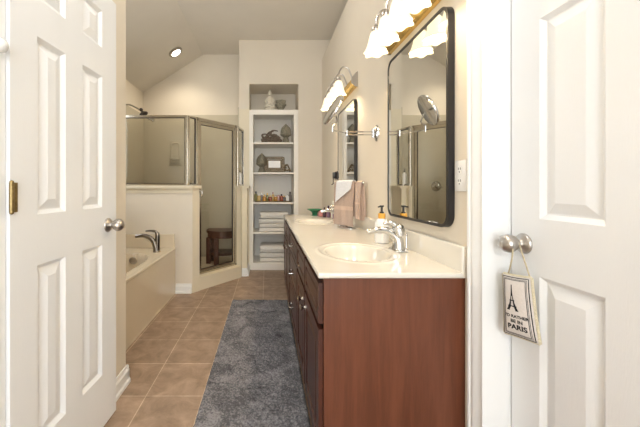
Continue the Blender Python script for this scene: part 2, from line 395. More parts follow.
# left leaf: opened back against the entry wall
hx, hy, fx, fy = -.776, .942, -.751, 1.553
d = Vector((fx-hx, fy-hy, 0)); Wd = d.length; d.normalize(); nrm = Vector((d.y, -d.x, 0))
t = bpy.data.objects.new('door_1', None); C.objects.link(t); t.location = (hx, hy, 0); t['kind'] = 'structure'
pan = []
for u0, u1 in ((.106, .245), (.347, .490)):
    for v0, v1 in ((.245, .845), (1.015, 1.615), (1.745, 1.915)): pan.append((u0, u1, v0, v1))
b = NB(); slab(b, (hx, hy, .014), d, (0, 0, 1), nrm, Wd, 2.016, .034, pan, d=.012, i1=.014, i2=.019, i3=.050)
part(t, 'door_leaf', b, M['door'])
kp = Vector((hx, hy, .943)) + d*(1.478-hy)
egg_knob(t, kp, nrm, M['nickel'], t)
b = NB(); lx = Vector((hx, hy, 0))+d*(Wd+.0005); box(b, -.0008, .0015, -.012, .012, .90, .985)
bmesh.ops.rotate(b, verts=b.verts, cent=(0, 0, 0), matrix=Matrix.Rotation(math.atan2(d.y, d.x), 3, 'Z')); bmesh.ops.translate(b, verts=b.verts, vec=lx-nrm*.017)
part(t, 'latch_plate', b, M['nickel'])
for zc in (.25, 1.09, 1.83):
    b = NB(); o = Vector((hx, hy, zc))+nrm*.006-d*.001
    tube(b, [o+Vector((0, 0, -.045)), o+Vector((0, 0, .045))], .0065, 10)
    for k in (-.046, .046): ball(b, o+Vector((0, 0, k)), .006)
    e = [o+d*.002, o+d*.021]
    prism(b, [(e[0].x+.002, e[0].y), (e[1].x+.001, e[1].y), (e[1].x-.008, e[1].y), (e[0].x-.009, e[0].y)], zc-.045, zc+.045, 'z')
    for sz in (-.03, 0, .03): ball(b, o+d*.013+Vector((0, 0, sz))-nrm*.004, .003)
    part(t, 'hinge', b, M['brass'], smooth=True)
# right leaf: closed in its frame
t = bpy.data.objects.new('door_2', None); C.objects.link(t); t.location = (.835, 1.066, 0); t['kind'] = 'structure'
pan = []
for u0, u1 in ((.108, .295), (.395, .582)):
    for v0, v1 in ((.245, .835), (1.012, 1.625), (1.745, 1.915)): pan.append((u0, u1, v0, v1))
b = NB(); slab(b, (.835, 1.0645, .012), (0, -1, 0), (0, 0, 1), (-1, 0, 0), .758, 2.018, .034, pan, d=.012, i1=.014, i2=.019, i3=.050)
part(t, 'door_leaf', b, M['door'])
egg_knob(t, (.835, 1.014, .938), (-1, 0, 0), M['nickel'], t)

# ---------------------------------------------------------------- built-in shelves
t = thing('built_in_shelf', 'tall white built-in shelf unit with open shelves set in the far wall', 'shelf', ((NX0+NX1)/2, YF, 0))
X0, X1 = -.187, .364
b = NB(); z1 = 2.176
fx0, fx1 = NX0+.004+.02, NX1-.012
box(b, fx0, X0, YF-.022, YF+.0, .10, z1-.001, .003); box(b, X1, fx1, YF-.022, YF, .10, z1-.001, .003)
box(b, X0, X1, YF-.022, YF, 2.107, z1-.001, .003)
part(t, 'face_frame', b, M['shelfpaint'])
b = NB(); box(b, NX0+.001, NX1-.001, YF+.0, YB-.012, z1-.03, z1); part(t, 'top_board', b, M['shelfpaint'])
for nm, a, c in (('side_panel', NX0+.001, X0), ('side_panel', X1, NX1-.001)):
    b = NB(); box(b, a, c, YF, YB-.012, 0.001, z1-.03); part(t, nm, b, M['shelfpaint'])
b = NB(); box(b, NX0+.001, NX1-.001, YB-.012, YB-.001, .001, z1); part(t, 'back_panel', b, M['shelfpaint'])
SH = [1.735, 1.327, .918, .510]
for z in SH:
    b = NB(); box(b, X0, X1, YF-.004, YB-.012, z-.022, z, .002); part(t, 'shelf', b, M['shelfpaint'])
b = NB(); box(b, fx0-.005, fx1+.005, YF-.026, YF, .001, .0985, .003); box(b, X0, X1, YF, YB-.012, .001, .0985); part(t, 'base_board', b, M['shelfpaint'])
ZB = .0985

# ---------------------------------------------------------------- tub
TX, TY0, TY1, TZ = -.972, 1.792, 3.31, .481
t = thing('bathtub', 'cream built-in bathtub with flat glossy apron beside the entry wall', 'bathtub', (-1.42, 2.55, 0))
def basin_depth(x, y, cx, cy, rx, ry, dep, e=2.0, w=0.55):
    q = (abs((x-cx)/rx)**e + abs((y-cy)/ry)**e)**(1/e)
    if q >= 1: return 0, q
    s = min(1, (1-q)/w); s = s*s*(3-2*s)
    s = 1-(1-min(1, (1-q)/w))**2.4
    return -dep*s, q
b = NB(); nx, ny = 70, 110; g = []
for i in range(nx+1):
    row = []
    for j in range(ny+1):
        x = XL+.002+(TX-XL-.002)*i/nx; y = TY0+(TY1-TY0)*j/ny
        dz, q = basin_depth(x, y, -1.43, 2.47, .375, .56, .38, 3.4, .28)
        row.append((b.verts.new((x, y, TZ+dz)), q))
    g.append(row)
for i in range(nx):
    for j in range(ny): b.faces.new((g[i][j][0], g[i+1][j][0], g[i+1][j+1][0], g[i][j+1][0]))
part(t, 'tub_basin', b, M['tub'], smooth=True, autosmooth=60)
b = NB(); box(b, TX-.03, TX, TY0, TY1-.002, .001, TZ-.024); box(b, TX-.03, TX+.006, TY0, TY1-.002, TZ-.022, TZ+.001, .006, 3)
box(b, TX-.02, TX+.004, TY0, TY1-.002, .001, .012)
part(t, 'apron', b, M['tub'])
b = NB(); box(b, XL+.002, TX-.005, TY1-.022, TY1-.002, TZ, .627, .004); box(b, XL+.001, XL+.02, TY0, TY1-.022, TZ, .627, .004)
part(t, 'splash_panel', b, M['tub'])
b = NB(); lathe(b, [(.038, 0), (.038, .004), (.030, .010), (.012, .013), (0, .013)], (-1.275, 2.972, .425), 24, mtx=Matrix.Rotation(PI/2+.25, 4, 'X'))
part(t, 'overflow_plate', b, M['nickel'], smooth=True)
def faucet(name, base, s, dirv, label, cat, m, fat=1.0, group=None):
    """single lever faucet: arched body, spout towards dirv"""
    t = thing(name, label, cat, base, group); B = Vector(base); D = Vector((*dirv, 0)).normalized(); U = Vector((0, 0, 1))
    b = NB(); pts = smoothpts([B, B+U*.05*s+D*.01*s, B+U*.095*s+D*.03*s, B+U*.130*s+D*.07*s, B+U*.145*s+D*.12*s, B+U*.138*s+D*.185*s], 6)
    n = len(pts); rr = [fat*s*(.026-.014*(i/(n-1))**.7) for i in range(n)]
    tube(b, pts, rr, 16); lathe(b, [(.033*s, 0), (.032*s, .008*s), (.027*s, .014*s)], B, 24)
    part(t, 'spout', b, m, smooth=True, autosmooth=60)
    b = NB(); H = B+U*.115*s+D*.003*s
    tube(b, smoothpts([B+U*.02*s-D*.002*s, B+U*.07*s-D*.004*s, H+U*.02*s-D*.010*s, H+U*.052*s-D*.006*s], 5), [s*(.026-.008*i/15) for i in range(16)], 16)
    pts = smoothpts([H+U*.045*s-D*.012*s, H+U*.066*s+D*.01*s, H+U*.072*s+D*.05*s, H+U*.070*s+D*.095*s], 5)
    tube(b, pts, [s*(.013-.007*i/(len(pts)-1)) for i in range(len(pts))], 12)
    part(t, 'lever_handle', b, m, smooth=True, autosmooth=60)
    return t
faucet('tub_faucet', (-1.095, 3.10, TZ), 1.12, (-1, -.05), 'brushed nickel single lever faucet arching over the bathtub rim', 'faucet', M['darknickel'], 1.25)

# ---------------------------------------------------------------- shower
C0, C1 = Vector((-.79, 3.315)), Vector((-.31, 3.90)); DD = (C1-C0).normalized(); NI = Vector((-DD.y, DD.x))   # NI points into the shower
KZ = 1.13
E = C0+DD*.085
b = NB(); prism(b, [(XL, 3.315), (C0.x, C0.y), (E.x, E.y), (E+NI*.15)[:], (C0.x-.10, 3.445), (XL, 3.445)], 0, KZ-.02, 'z')
struct('wall_knee', b, M['wall'])
F = C1-DD*.02
b = NB(); prism(b, [(F.x, F.y), (-.315, 3.95), (-.253, 3.95), (-.253, YF), (-.381, YF), (-.381, 4.04), (F+NI*.08)[:]], 0, KZ-.02, 'z')
struct('wall_stub', b, M['creamtrim'])
b = NB(); k = .028
prism(b, [(XL, 3.315-k), (C0.x+.004, C0.y-k), (E.x+k, E.y-.004), (E+NI*.157)[:], (C0.x-.105, 3.455), (XL, 3.455)], KZ-.02, KZ+.012, 'z')
prism(b, [(XL, 3.315-.007), (C0.x+.004, C0.y-.007), (E.x+.004, E.y), (C0.x, C0.y), (XL, 3.315)], KZ-.07, KZ-.02, 'z')
prism(b, [(F.x-.006, F.y-.008), (-.315, 3.95-k), (-.253+k, 3.95-k), (-.253+k, YF-.03), (-.385, YF-.03), (-.395, 4.04), (F+NI*.09)[:]], KZ-.02, KZ+.012, 'z')
# cream jambs facing the curb and the strip beside the shelves
prism(b, [(C0.x-.0, C0.y-.006), (E.x+.006, E.y-.004), E[:], C0[:]], .001, KZ-.07, 'z')
struct('trim_4', b, M['creamtrim'])
b = NB(); box(b, -.300, NX0+.002, YF-.006, YF, KZ+.02, 2.19); box(b, -.381, -.34, YF-.006, YF, KZ+.02, 2.19); box(b, -.34, -.3, YF-.006, YF, KZ+.02, 2.19)
box(b, -.252, NX0+.002, YF-.006, YF, .1, KZ+.02)
struct('trim_5', b, M['creamtrim'])
t = thing('shower_stall', 'beige moulded shower surround with pan and low curb in the far left corner', 'shower', (-1.0, 4.1, 0))
ZT = 2.215
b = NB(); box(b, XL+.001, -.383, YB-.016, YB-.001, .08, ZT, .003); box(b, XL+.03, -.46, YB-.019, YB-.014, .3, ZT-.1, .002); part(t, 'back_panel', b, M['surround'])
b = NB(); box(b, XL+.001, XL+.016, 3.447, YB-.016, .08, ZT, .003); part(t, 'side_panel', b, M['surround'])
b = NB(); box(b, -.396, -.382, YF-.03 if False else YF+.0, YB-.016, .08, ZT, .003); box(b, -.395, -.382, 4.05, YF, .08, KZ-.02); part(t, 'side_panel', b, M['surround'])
b = NB(); P0, P1 = C0+DD*.087, C1-DD*.022
IN = .16
prism(b, [(XL+.001, 3.447), (C0.x-.11, 3.447), (P0+NI*IN)[:], (P1+NI*IN)[:], (-.398, 4.06), (-.398, YB-.017), (XL+.001, YB-.017)], .001, .08, 'z')
part(t, 'shower_pan', b, M['tub'])
b = NB(); prism(b, [P0[:], P1[:], (P1+NI*(IN-.001))[:], (P0+NI*(IN-.001))[:]], .001, .14, 'z')
q0, q1 = P0-NI*.004, P1-NI*.004
prism(b, [q0[:], q1[:], P1[:], P0[:]], .118, .143, 'z'); prism(b, [P0[:], P1[:], (P1+NI*.16)[:], (P0+NI*.16)[:]], .14, .146, 'z')
part(t, 'curb', b, M['creamtrim'])
# moulded soap dish on the back panel
b = NB(); sx, sz = -1.375, 1.635
box(b, sx-.10, sx+.10, YB-.030, YB-.016, sz-.19, sz+.19, .008)
part(t, 'soap_dish', b, M['surround'], smooth=True)
sd = t.children[-1] if False else None
b = NB()
rr_ = rrect(.12, .24, .03)
tube(b, [(sx+a, YB-.036, sz+.03+c) for a, c in rr_]+[(sx+rr_[0][0], YB-.036, sz+.03+rr_[0][1])], .011, 8)
box(b, sx-.065, sx+.065, YB-.085, YB-.028, sz-.10, sz-.085, .006); box(b, sx-.065, sx+.065, YB-.085, YB-.075, sz-.10, sz-.07, .004); tube(b, [(sx-.06, YB-.07, sz-.14), (sx+.06, YB-.07, sz-.14)], .007, 8)
for s_ in (-.06, .06): tube(b, [(sx+s_, YB-.07, sz-.14), (sx+s_, YB-.026, sz-.14)], .007, 8)
part(t, 'soap_shelf', b, M['surround'], smooth=True)

# glass enclosure
t = thing('shower_enclosure', 'metal framed glass shower enclosure on the knee wall with an angled door', 'shower enclosure', (-.85, 3.45, KZ))
RT = 1.90; kz = KZ+.012
G0 = Vector((XL+.017, 3.375)); G1 = C0+NI*.055+Vector((-.005, 0)); G1 = Vector((G1.x-.012, 3.375))
# corner where the frontal run meets the diagonal
A0 = C0+NI*.095; tt = (3.375-A0.y)/DD.y; G1 = A0+DD*tt
G2 = C0+DD*.122+NI*.095; G3 = C1-DD*.020+NI*.095; G4 = Vector((-.374, 3.975)); G5 = Vector((-.325, YF-.008))
def rail(b, p, q, z0, z1, w=.028):
    p, q = Vector(p[:]), Vector(q[:]); d_ = (q-p).normalized(); n_ = Vector((-d_.y, d_.x))*w/2
    prism(b, [(p-n_)[:], (q-n_)[:], (q+n_)[:], (p+n_)[:]], z0, z1, 'z')
def framed(nm, p, q, z0, z1, w=.020, thick=.026):
    p, q = Vector(p[:]), Vector(q[:]); d_ = (q-p).normalized()
    b = NB(); rail(b, p, q, z0, z0+w, thick); rail(b, p, q, z1-w*1.25, z1, thick); rail(b, p, p+d_*w, z0+w, z1-w*1.25, thick); rail(b, q-d_*w, q, z0+w, z1-w*1.25, thick)
    f = part(t, nm, b, M['alu'])
    b = NB(); rail(b, p+d_*w*.8, q-d_*w*.8, z0+w*.8, z1-w, .005); part(t, 'glass_pane', b, M['glass'], f)
    g_, a_, c_ = .006, p+d_*w, q-d_*w; b = NB(); th_ = thick*.6
    rail(b, a_, c_, z0+w, z0+w+g_, th_); rail(b, a_, c_, z1-w*1.25-g_, z1-w*1.25, th_); rail(b, a_, a_+d_*g_, z0+w+g_, z1-w*1.25-g_, th_); rail(b, c_-d_*g_, c_, z0+w+g_, z1-w*1.25-g_, th_)
    part(t, 'gasket', b, M['darkbrown'], f)
    return f
framed('panel_frame', G0, G1-Vector((.004, 0)), kz, RT)
framed('panel_frame', G1+DD*.010, G2-DD*.002, kz, RT, .014)
framed('panel_frame', G4+Vector((.0, .004)), G5, kz, RT, .018)
b = NB(); tube(b, [(G1.x, G1.y, kz), (G1.x, G1.y, RT)], .013, 12); part(t, 'corner_post', b, M['alu'], smooth=True)
b = NB(); tube(b, [(G4.x, G4.y, kz), (G4.x, G4.y, RT)], .015, 12); part(t, 'corner_post', b, M['alu'], smooth=True)
# door frame then door
b = NB(); rail(b, G2, G2+DD*.026, .147, RT, .034); rail(b, G3-DD*.026, G3, .147, RT, .034); rail(b, G2, G3, RT-.035, RT, .034); rail(b, G2, G3, .147, .168, .034)
part(t, 'door_jamb', b, M['alu'])
f = framed('shower_door', G2+DD*.03, G3-DD*.03, .172, RT-.038, .026, .022)
b = NB(); h = G2+DD*.055-NI*.03
tube(b, smoothpts([(h+NI*.018).to_3d()+Vector((0, 0, 1.085)), h.to_3d()+Vector((0, 0, 1.08)), h.to_3d()+Vector((0, 0, 1.03)), (h+NI*.018).to_3d()+Vector((0, 0, 1.025))], 4), .006, 10)
part(t, 'door_handle', b, M['chrome'], f, smooth=True)
# shower head and valve
t = thing('rain_shower', 'dark shower head on a bent arm above the glass rail', 'shower head', (XL+.017, 3.95, 2.16))
b = NB(); tube(b, smoothpts([(XL+.018, 3.95, 2.14), (XL+.12, 3.95, 2.17), (XL+.22, 3.94, 2.13), (XL+.30, 3.93, 2.08)], 5), .009, 10); lathe(b, [(.03, 0), (.026, .008), (.01, .012)], (XL+.017, 3.95, 2.14), 16, mtx=Matrix.Rotation(PI/2, 4, 'Y'))
part(t, 'shower_arm', b, M['nickel'], smooth=True)
b = NB(); lathe(b, [(.012, .05), (.018, .04), (.05, .018), (.056, .006), (.054, 0), (0, 0)], (XL+.33, 3.92, 2.035), 24, mtx=Matrix.Rotation(-.5, 4, 'Y')); ball(b, (XL+.29, 3.93, 2.10), .022)
part(t, 'spray_head', b, M['darkbrown'], smooth=True)
b = NB(); tube(b, smoothpts([(XL+.33, 3.9, 2.02), (XL+.40, 3.9, 1.985), (XL+.46, 3.9, 1.955)], 4), [.012]*4+[.018]*3+[.024]*2, 12); 
part(t, 'hand_spray', b, M['chrome'], smooth=True)
b = NB(); Rm = Matrix.Rotation(PI/2, 4, 'X'); lathe(b, [(.075, 0), (.072, .008), (.03, .02), (.026, .05), (.032, .055), (.030, .075), (0, .08)], (-1.10, YB-.019, 1.14), 28, mtx=Rm)
tube(b, [(-1.10, YB-.085, 1.14), (-1.15, YB-.10, 1.12)], [.012, .007], 10)
single('shower_valve', b, M['chrome'], 'round chrome shower valve on the shower back wall, seen in the near mirror', 'valve', (-1.10, YB-.019, 1.14))

def bottle(name, loc, h, r, mb, mc, label, cat='bottle', group=None, pump=False, capn='cap', sq=1.0):
    t = thing(name, label, cat, loc, group); x, y, z = loc
    b = NB(); lathe(b, [(r*.9, 0), (r, h*.04), (r, h*.62), (r*.85, h*.70), (r*.38, h*.76), (r*.38, h*.80)], loc, 20, sy=sq); part(t, 'body', b, mb, smooth=True)
    b = NB()
    if pump:
        lathe(b, [(r*.42, h*.78), (r*.42, h*.86), (r*.16, h*.87), (r*.16, h*.97)], loc, 14); tube(b, [(x+r*.15, y, z+h*.97), (x-r*.9, y, z+h*.955)], [r*.2, r*.12], 8); ball(b, (x, y, z+h*.97), r*.26, 1, 1, .6)
    else: lathe(b, [(r*.5, h*.78), (r*.5, h*.97), (r*.42, h), (0, h)], loc, 16)
    part(t, capn, b, mc, smooth=True); return t
kt = KZ+.012
bottle('shampoo_bottle', (-.358, 4.10, kt), .23, .026, M['soapwhite'], M['blackplastic'], 'white pump bottle with black top behind the narrow glass panel', pump=True, capn='pump')
bottle('shampoo_bottle', ((G1+DD*.055+NI*.05).x, (G1+DD*.055+NI*.05).y, kt), .10, .020, M['darkbrown'], M['darkbrown'], 'short dark brown bottle on the knee wall behind narrow glass')

# wooden stool inside the shower
t = thing('shower_stool', 'dark brown wooden stool with lower shelf standing inside the shower', 'stool', (-.62, 4.33, .08))
sx0, sy0 = -.62, 4.33
def halfround(r, cx, cy, y1, n=16): return [(cx+r*math.cos(a), cy-r*.9*math.sin(a)) for a in [PI*k/n for k in range(n+1)]][::-1] + [(cx+r, y1), (cx-r, y1)]
Zs = .08
b = NB(); prism(b, halfround(.22, sx0, sy0, sy0+.17), Zs+.425, Zs+.455, 'z'); part(t, 'seat', b, M['stoolwood'])
b = NB(); prism(b, halfround(.20, sx0, sy0, sy0+.15), Zs+.355, Zs+.424, 'z'); part(t, 'apron', b, M['stoolwood'])
b = NB(); prism(b, halfround(.185, sx0, sy0, sy0+.14), Zs+.125, Zs+.16, 'z'); part(t, 'lower_shelf', b, M['stoolwood'])
for a, c in ((-.18, -.05), (.18, -.05), (-.17, .13), (.17, .13), (-.055, -.165)):
    b = NB(); q = .030; box(b, sx0+a-q, sx0+a+q, sy0+c-q, sy0+c+q, Zs, Zs+.36, .004); part(t, 'leg', b, M['stoolwood'])

# recessed light in the slope
dl = Vector((-1.241, 4.232, 0)); dl.z = zs(dl.x)
ang = math.atan(.63); Rd = Matrix.Rotation(-ang, 4, 'Y')
t = thing('recessed_light', 'round recessed downlight glowing in the sloped ceiling above shower', 'ceiling light', dl)
b = NB(); lathe(b, [(.10, -.001), (.10, -.008), (.085, -.018), (.064, -.020), (.060, -.004), (.10, -.001)], dl, 36, mtx=Rd); part(t, 'trim_ring', b, M['nickel'], smooth=True)
b = NB(); lathe(b, [(.060, -.010), (.0, -.012)], dl, 32, mtx=Rd); part(t, 'lens', b, M['lampface'])
ld = bpy.data.lights.new('downlight_beam', 'SPOT'); ld.energy = L_SPOT; ld.spot_size = 2.4; ld.spot_blend = 0.8; ld.shadow_soft_size = .06; ld.color = (1, .88, .70)
lo = bpy.data.objects.new('downlight_beam', ld); C.objects.link(lo); lo.parent = t; lo.location = (Rd @ Vector((0, 0, -.03)))

# two flush ceiling fixtures, added as fill light above the frame
M['dome'] = emit('fill_dome', (.96, .975, 1.0), L_FILL_DOME)
def dome(x, y, label, m):
    t = thing('ceiling_fill_dome', label, 'ceiling light', (x, y, ZC), 'added ceiling fill lights')
    b = NB(); lathe(b, [(.17, -.001), (.17, -.03), (.15, -.035)], (x, y, ZC), 32); part(t, 'base', b, M['nickel'], smooth=True)
    b = NB(); lathe(b, [(.15, -.03), (.14, -.07), (.10, -.10), (.05, -.115), (0, -.12)], (x, y, ZC), 32); part(t, 'glass_dome', b, m, smooth=True)
dome(0, .55, 'added round white fill dome on the ceiling over the entry doors', M['dome'])
M['dome2'] = emit('fill_dome_warm', (1, .95, .87), L_FILL_DOME*.5)
dome(-.1, 2.5, 'added round white fill dome on the ceiling between vanity and bathtub', M['dome2'])

# ---------------------------------------------------------------- vanity
VY0, VY1 = 1.18, 3.62; XB = .215; TH = .018
t = thing('vanity_cabinet', 'long dark cherry bathroom vanity cabinet along the right wall', 'cabinet', (.48, 2.4, 0))
b = NB(); box(b, .215, .749, VY0, VY0+.018, .001, .778); part(t, 'side_panel', b, M['wood'])
b = NB(); box(b, .215, .749, VY1-.018, VY1, .001, .778); part(t, 'side_panel', b, M['wood'])
b = NB(); box(b, .235, .735, VY0+.018, VY1-.018, .075, .09); box(b, .738, .749, VY0+.018, VY1-.018, .09, .778); part(t, 'carcass', b, M['wooddark'])
b = NB(); box(b, .285, .30, VY0+.018, VY1-.018, .001, .075); part(t, 'toe_kick', b, M['toe'])
secs = [(1.196, 1.625), (1.65, 2.045), (2.07, 2.75), (2.775, 3.18), (3.20, 3.605)]
b = NB()
box(b, XB, .235, VY0+.018, VY1-.018, .755, .778); box(b, XB, .235, VY0+.018, VY1-.018, .075, .10); box(b, XB, .235, VY0+.018, VY1-.018, .572, .592)
for y in (1.2, 1.6375, 2.0575, 2.7625, 3.19, 3.60): box(b, XB, .236, y-.012, y+.012, .10, .755)
part(t, 'face_frame', b, M['shadedframe'])
XD = .197
for i, (y0, y1) in enumerate(secs):
    w = y1-y0
    if i == 2:
        for z0, z1 in ((.598, .752), (.345, .588), (.082, .335)):
            b = NB(); slab(b, (XD, y1, z0), (0, -1, 0), (0, 0, 1), (-1, 0, 0), w, z1-z0, TH-.001, [(.035, w-.035, .03, z1-z0-.03)], d=.008, i1=.006, i2=.010, i3=.022)
            o = part(t, 'drawer', b, M['wooddark']); b = NB(); yc, zc = (y0+y1)/2, (z0+z1)/2
            tube(b, smoothpts([(XD, yc+.05, zc), (XD-.024, yc+.045, zc), (XD-.03, yc, zc), (XD-.024, yc-.045, zc), (XD, yc-.05, zc)], 5), .0055, 8)
            for s_ in (-.05, .05): ball(b, (XD-.002, yc+s_, zc), .010, .5, 1, 1)
            part(t, 'drawer_pull', b, M['chrome'], o, smooth=True)
    else:
        b = NB(); slab(b, (XD, y1, .598), (0, -1, 0), (0, 0, 1), (-1, 0, 0), w, .154, TH-.001, [(.03, w-.03, .028, .126)], d=.008, i1=.006, i2=.010, i3=.022)
        part(t, 'false_drawer_front', b, M['wooddark'])
        z0, z1 = .082, .576
        b = NB(); slab(b, (XD, y1, z0), (0, -1, 0), (0, 0, 1), (-1, 0, 0), w, z1-z0, TH-.001, [(.055, w-.055, .055, z1-z0-.055)], d=.010, i1=.008, i2=.012, i3=.035)
        o = part(t, 'cabinet_door', b, M['wooddark'])
        yk = y1-.05 if i in (0, 3) else y0+.05
        if i in (0, 3): yk = y1-.05
        b = NB(); lathe(b, [(.011, 0), (.008, .004), (.006, .012), (.008, .016), (.015, .021), (.016, .027), (.010, .031), (0, .032)], (XD, yk, .515), 18, mtx=Matrix.Rotation(-PI/2, 4, 'Y'))
        part(t, 'door_knob', b, M['chrome'], o, smooth=True)

# countertop with two integral basins
CY0, CY1, CX0, CZ = 1.164, 3.65, .191, .801
t = thing('vanity_countertop', 'cream cultured marble countertop with two oval sinks and low backsplash', 'countertop', (.47, 2.4, CZ))
SK = [(.445, 1.55), (.445, 2.93)]
nx, ny = 64, 276; g = []; hq = []
bt = NB(); bs = [NB(), NB()]
def cnt(x, y):
    z = 0; who = -1
    for k, (cx, cy) in enumerate(SK):
        dz, q = basin_depth(x, y, cx, cy, .152, .192, .125, 2.0, .75)
        if q < 1: who = k; z += dz
        # raised rim around the bowl
        z += .0035*math.exp(-((q-1.24)/.06)**2) - (.002 if q < 1.18 and q >= 1 else 0)
        if q < 1: z -= .002
    return z, who
grid = [[None]*(ny+1) for _ in range(nx+1)]
for i in range(nx+1):
    for j in range(ny+1):
        x = CX0+.006+(.735-CX0-.006)*i/nx; y = CY0+.006+(CY1-CY0-.006)*j/ny
        z, who = cnt(x, y); grid[i][j] = ((x, y, CZ+z), who)
vc = [{}, {}, {}]
def gv(bm, c, i, j):
    if (i, j) not in c: c[(i, j)] = bm.verts.new(grid[i][j][0])
    return c[(i, j)]
for i in range(nx):
    for j in range(ny):
        ws = [grid[a][c][1] for a, c in ((i, j), (i+1, j), (i+1, j+1), (i, j+1))]
        k = max(ws); k = k if min(ws) >= 0 or k >= 0 else -1
        bm_, cc = (bs[k], vc[k]) if k >= 0 else (bt, vc[2])
        bm_.faces.new([gv(bm_, cc, a, c) for a, c in ((i, j), (i+1, j), (i+1, j+1), (i, j+1))])
box(bt, CX0, CX0+.045, CY0, CY1, CZ-.022, CZ-.0004, .006, 3); box(bt, CX0+.020, .735, CY0+.0004, CY0+.03, CZ-.0216, CZ-.0008, .006, 3)
box(bt, CX0+.03, .735, CY1-.02, CY1, CZ-.022, CZ-.0004)
part(t, 'counter_slab', bt, M['marble'], smooth=True, autosmooth=50)
for k in (0, 1):
    o = part(t, 'sink_bowl', bs[k], M['marble'], smooth=True, autosmooth=80)
    b = NB(); lathe(b, [(.0, .002), (.014, .002), (.018, .005), (.023, .003), (.024, 0)], (SK[k][0], SK[k][1], CZ-.126), 20); part(t, 'drain', b, M['chrome'], o, smooth=True)
b = NB(); box(b, .729, .7495, CY0+.001, CY1, CZ-.022, CZ+.098, .006, 3); part(t, 'backsplash', b, M['marble'], smooth=True)

# sink faucets: low arched body, blade lever
def sink_faucet(y, label):
    base = (.662, y, CZ); t = thing('sink_faucet', label, 'faucet', base, 'vanity faucets'); B = Vector(base); D = Vector((-1, 0, 0)); U = Vector((0, 0, 1))
    b = NB(); box(b, .662-.030, .662+.030, y-.055, y+.055, CZ+.0008, CZ+.011, .005, 3)
    pts = smoothpts([B+U*.008+D*.0, B+U*.05+D*.002, B+U*.078+D*.018, B+U*.100+D*.052, B+U*.104+D*.100, B+U*.092+D*.155], 6); n = len(pts)
    tube(b, pts, [.032-.020*(i/(n-1))**.8 for i in range(n)], 20)
    part(t, 'spout', b, M['chrome'], smooth=True, autosmooth=60)
    b = NB(); H = B+U*.098-D*.002; Rt = Matrix.Rotation(-.25, 4, 'Y')
    lathe(b, [(.030, -.02), (.033, .005), (.030, .022), (.018, .034), (0, .037)], H, 24, mtx=Rt)
    pts = smoothpts([H+U*.018+D*.005, H+U*.036+D*.025, H+U*.042+D*.05, H+U*.038+D*.075], 5); tube(b, pts, [.017-.009*i/(len(pts)-1) for i in range(len(pts))], 12)
    part(t, 'lever_handle', b, M['chrome'], smooth=True)
    b = NB(); tube(b, [B-D*.042+U*.005, B-D*.042+U*.075], .003, 8); ball(b, B-D*.042+U*.08, .007); part(t, 'pop_up_rod', b, M['chrome'], smooth=True)
sink_faucet(1.575, 'chrome single lever faucet at the near sink beside the soap bottle')
sink_faucet(2.93, 'chrome single lever faucet at the far sink behind the towel stand')

# ---------------------------------------------------------------- wall mirrors
def wall_mirror(y0, y1, z0, z1, label):
    t = thing('wall_mirror', label, 'mirror', (XR, (y0+y1)/2, z0), 'black framed wall mirrors'); yc, zc = (y0+y1)/2, (z0+z1)/2
    w, h = y1-y0, z1-z0; O = rrect(w, h, .055, 8); I = rrect(w-.026, h-.026, .042, 8)
    b = NB(); n = len(O); xw, xf = XR-.001, XR-.028
    V = lambda P, x: [b.verts.new((x, yc+a, zc+c)) for a, c in P]
    o1, o2, i1, i2 = V(O, xw), V(O, xf), V(I, xf), V(I, xw)
    for k in range(n):
        j = (k+1) % n
        for a, c in ((o1, o2), (o2, i1), (i1, i2), (i2, o1)): b.faces.new((a[k], a[j], c[j], c[k]))
    part(t, 'mirror_frame', b, M['black'], smooth=True, autosmooth=35)
    b = NB(); b.faces.new([b.verts.new((XR-.0255, yc+a, zc+c)) for a, c in rrect(w-.022, h-.022, .044, 8)]); part(t, 'mirror_glass', b, M['mirror'])
wall_mirror(1.245, 1.87, .955, 1.865, 'large black framed rounded mirror over the near sink')
wall_mirror(2.58, 3.19, .955, 1.865, 'black framed rounded mirror over the far sink, reflecting shelves')

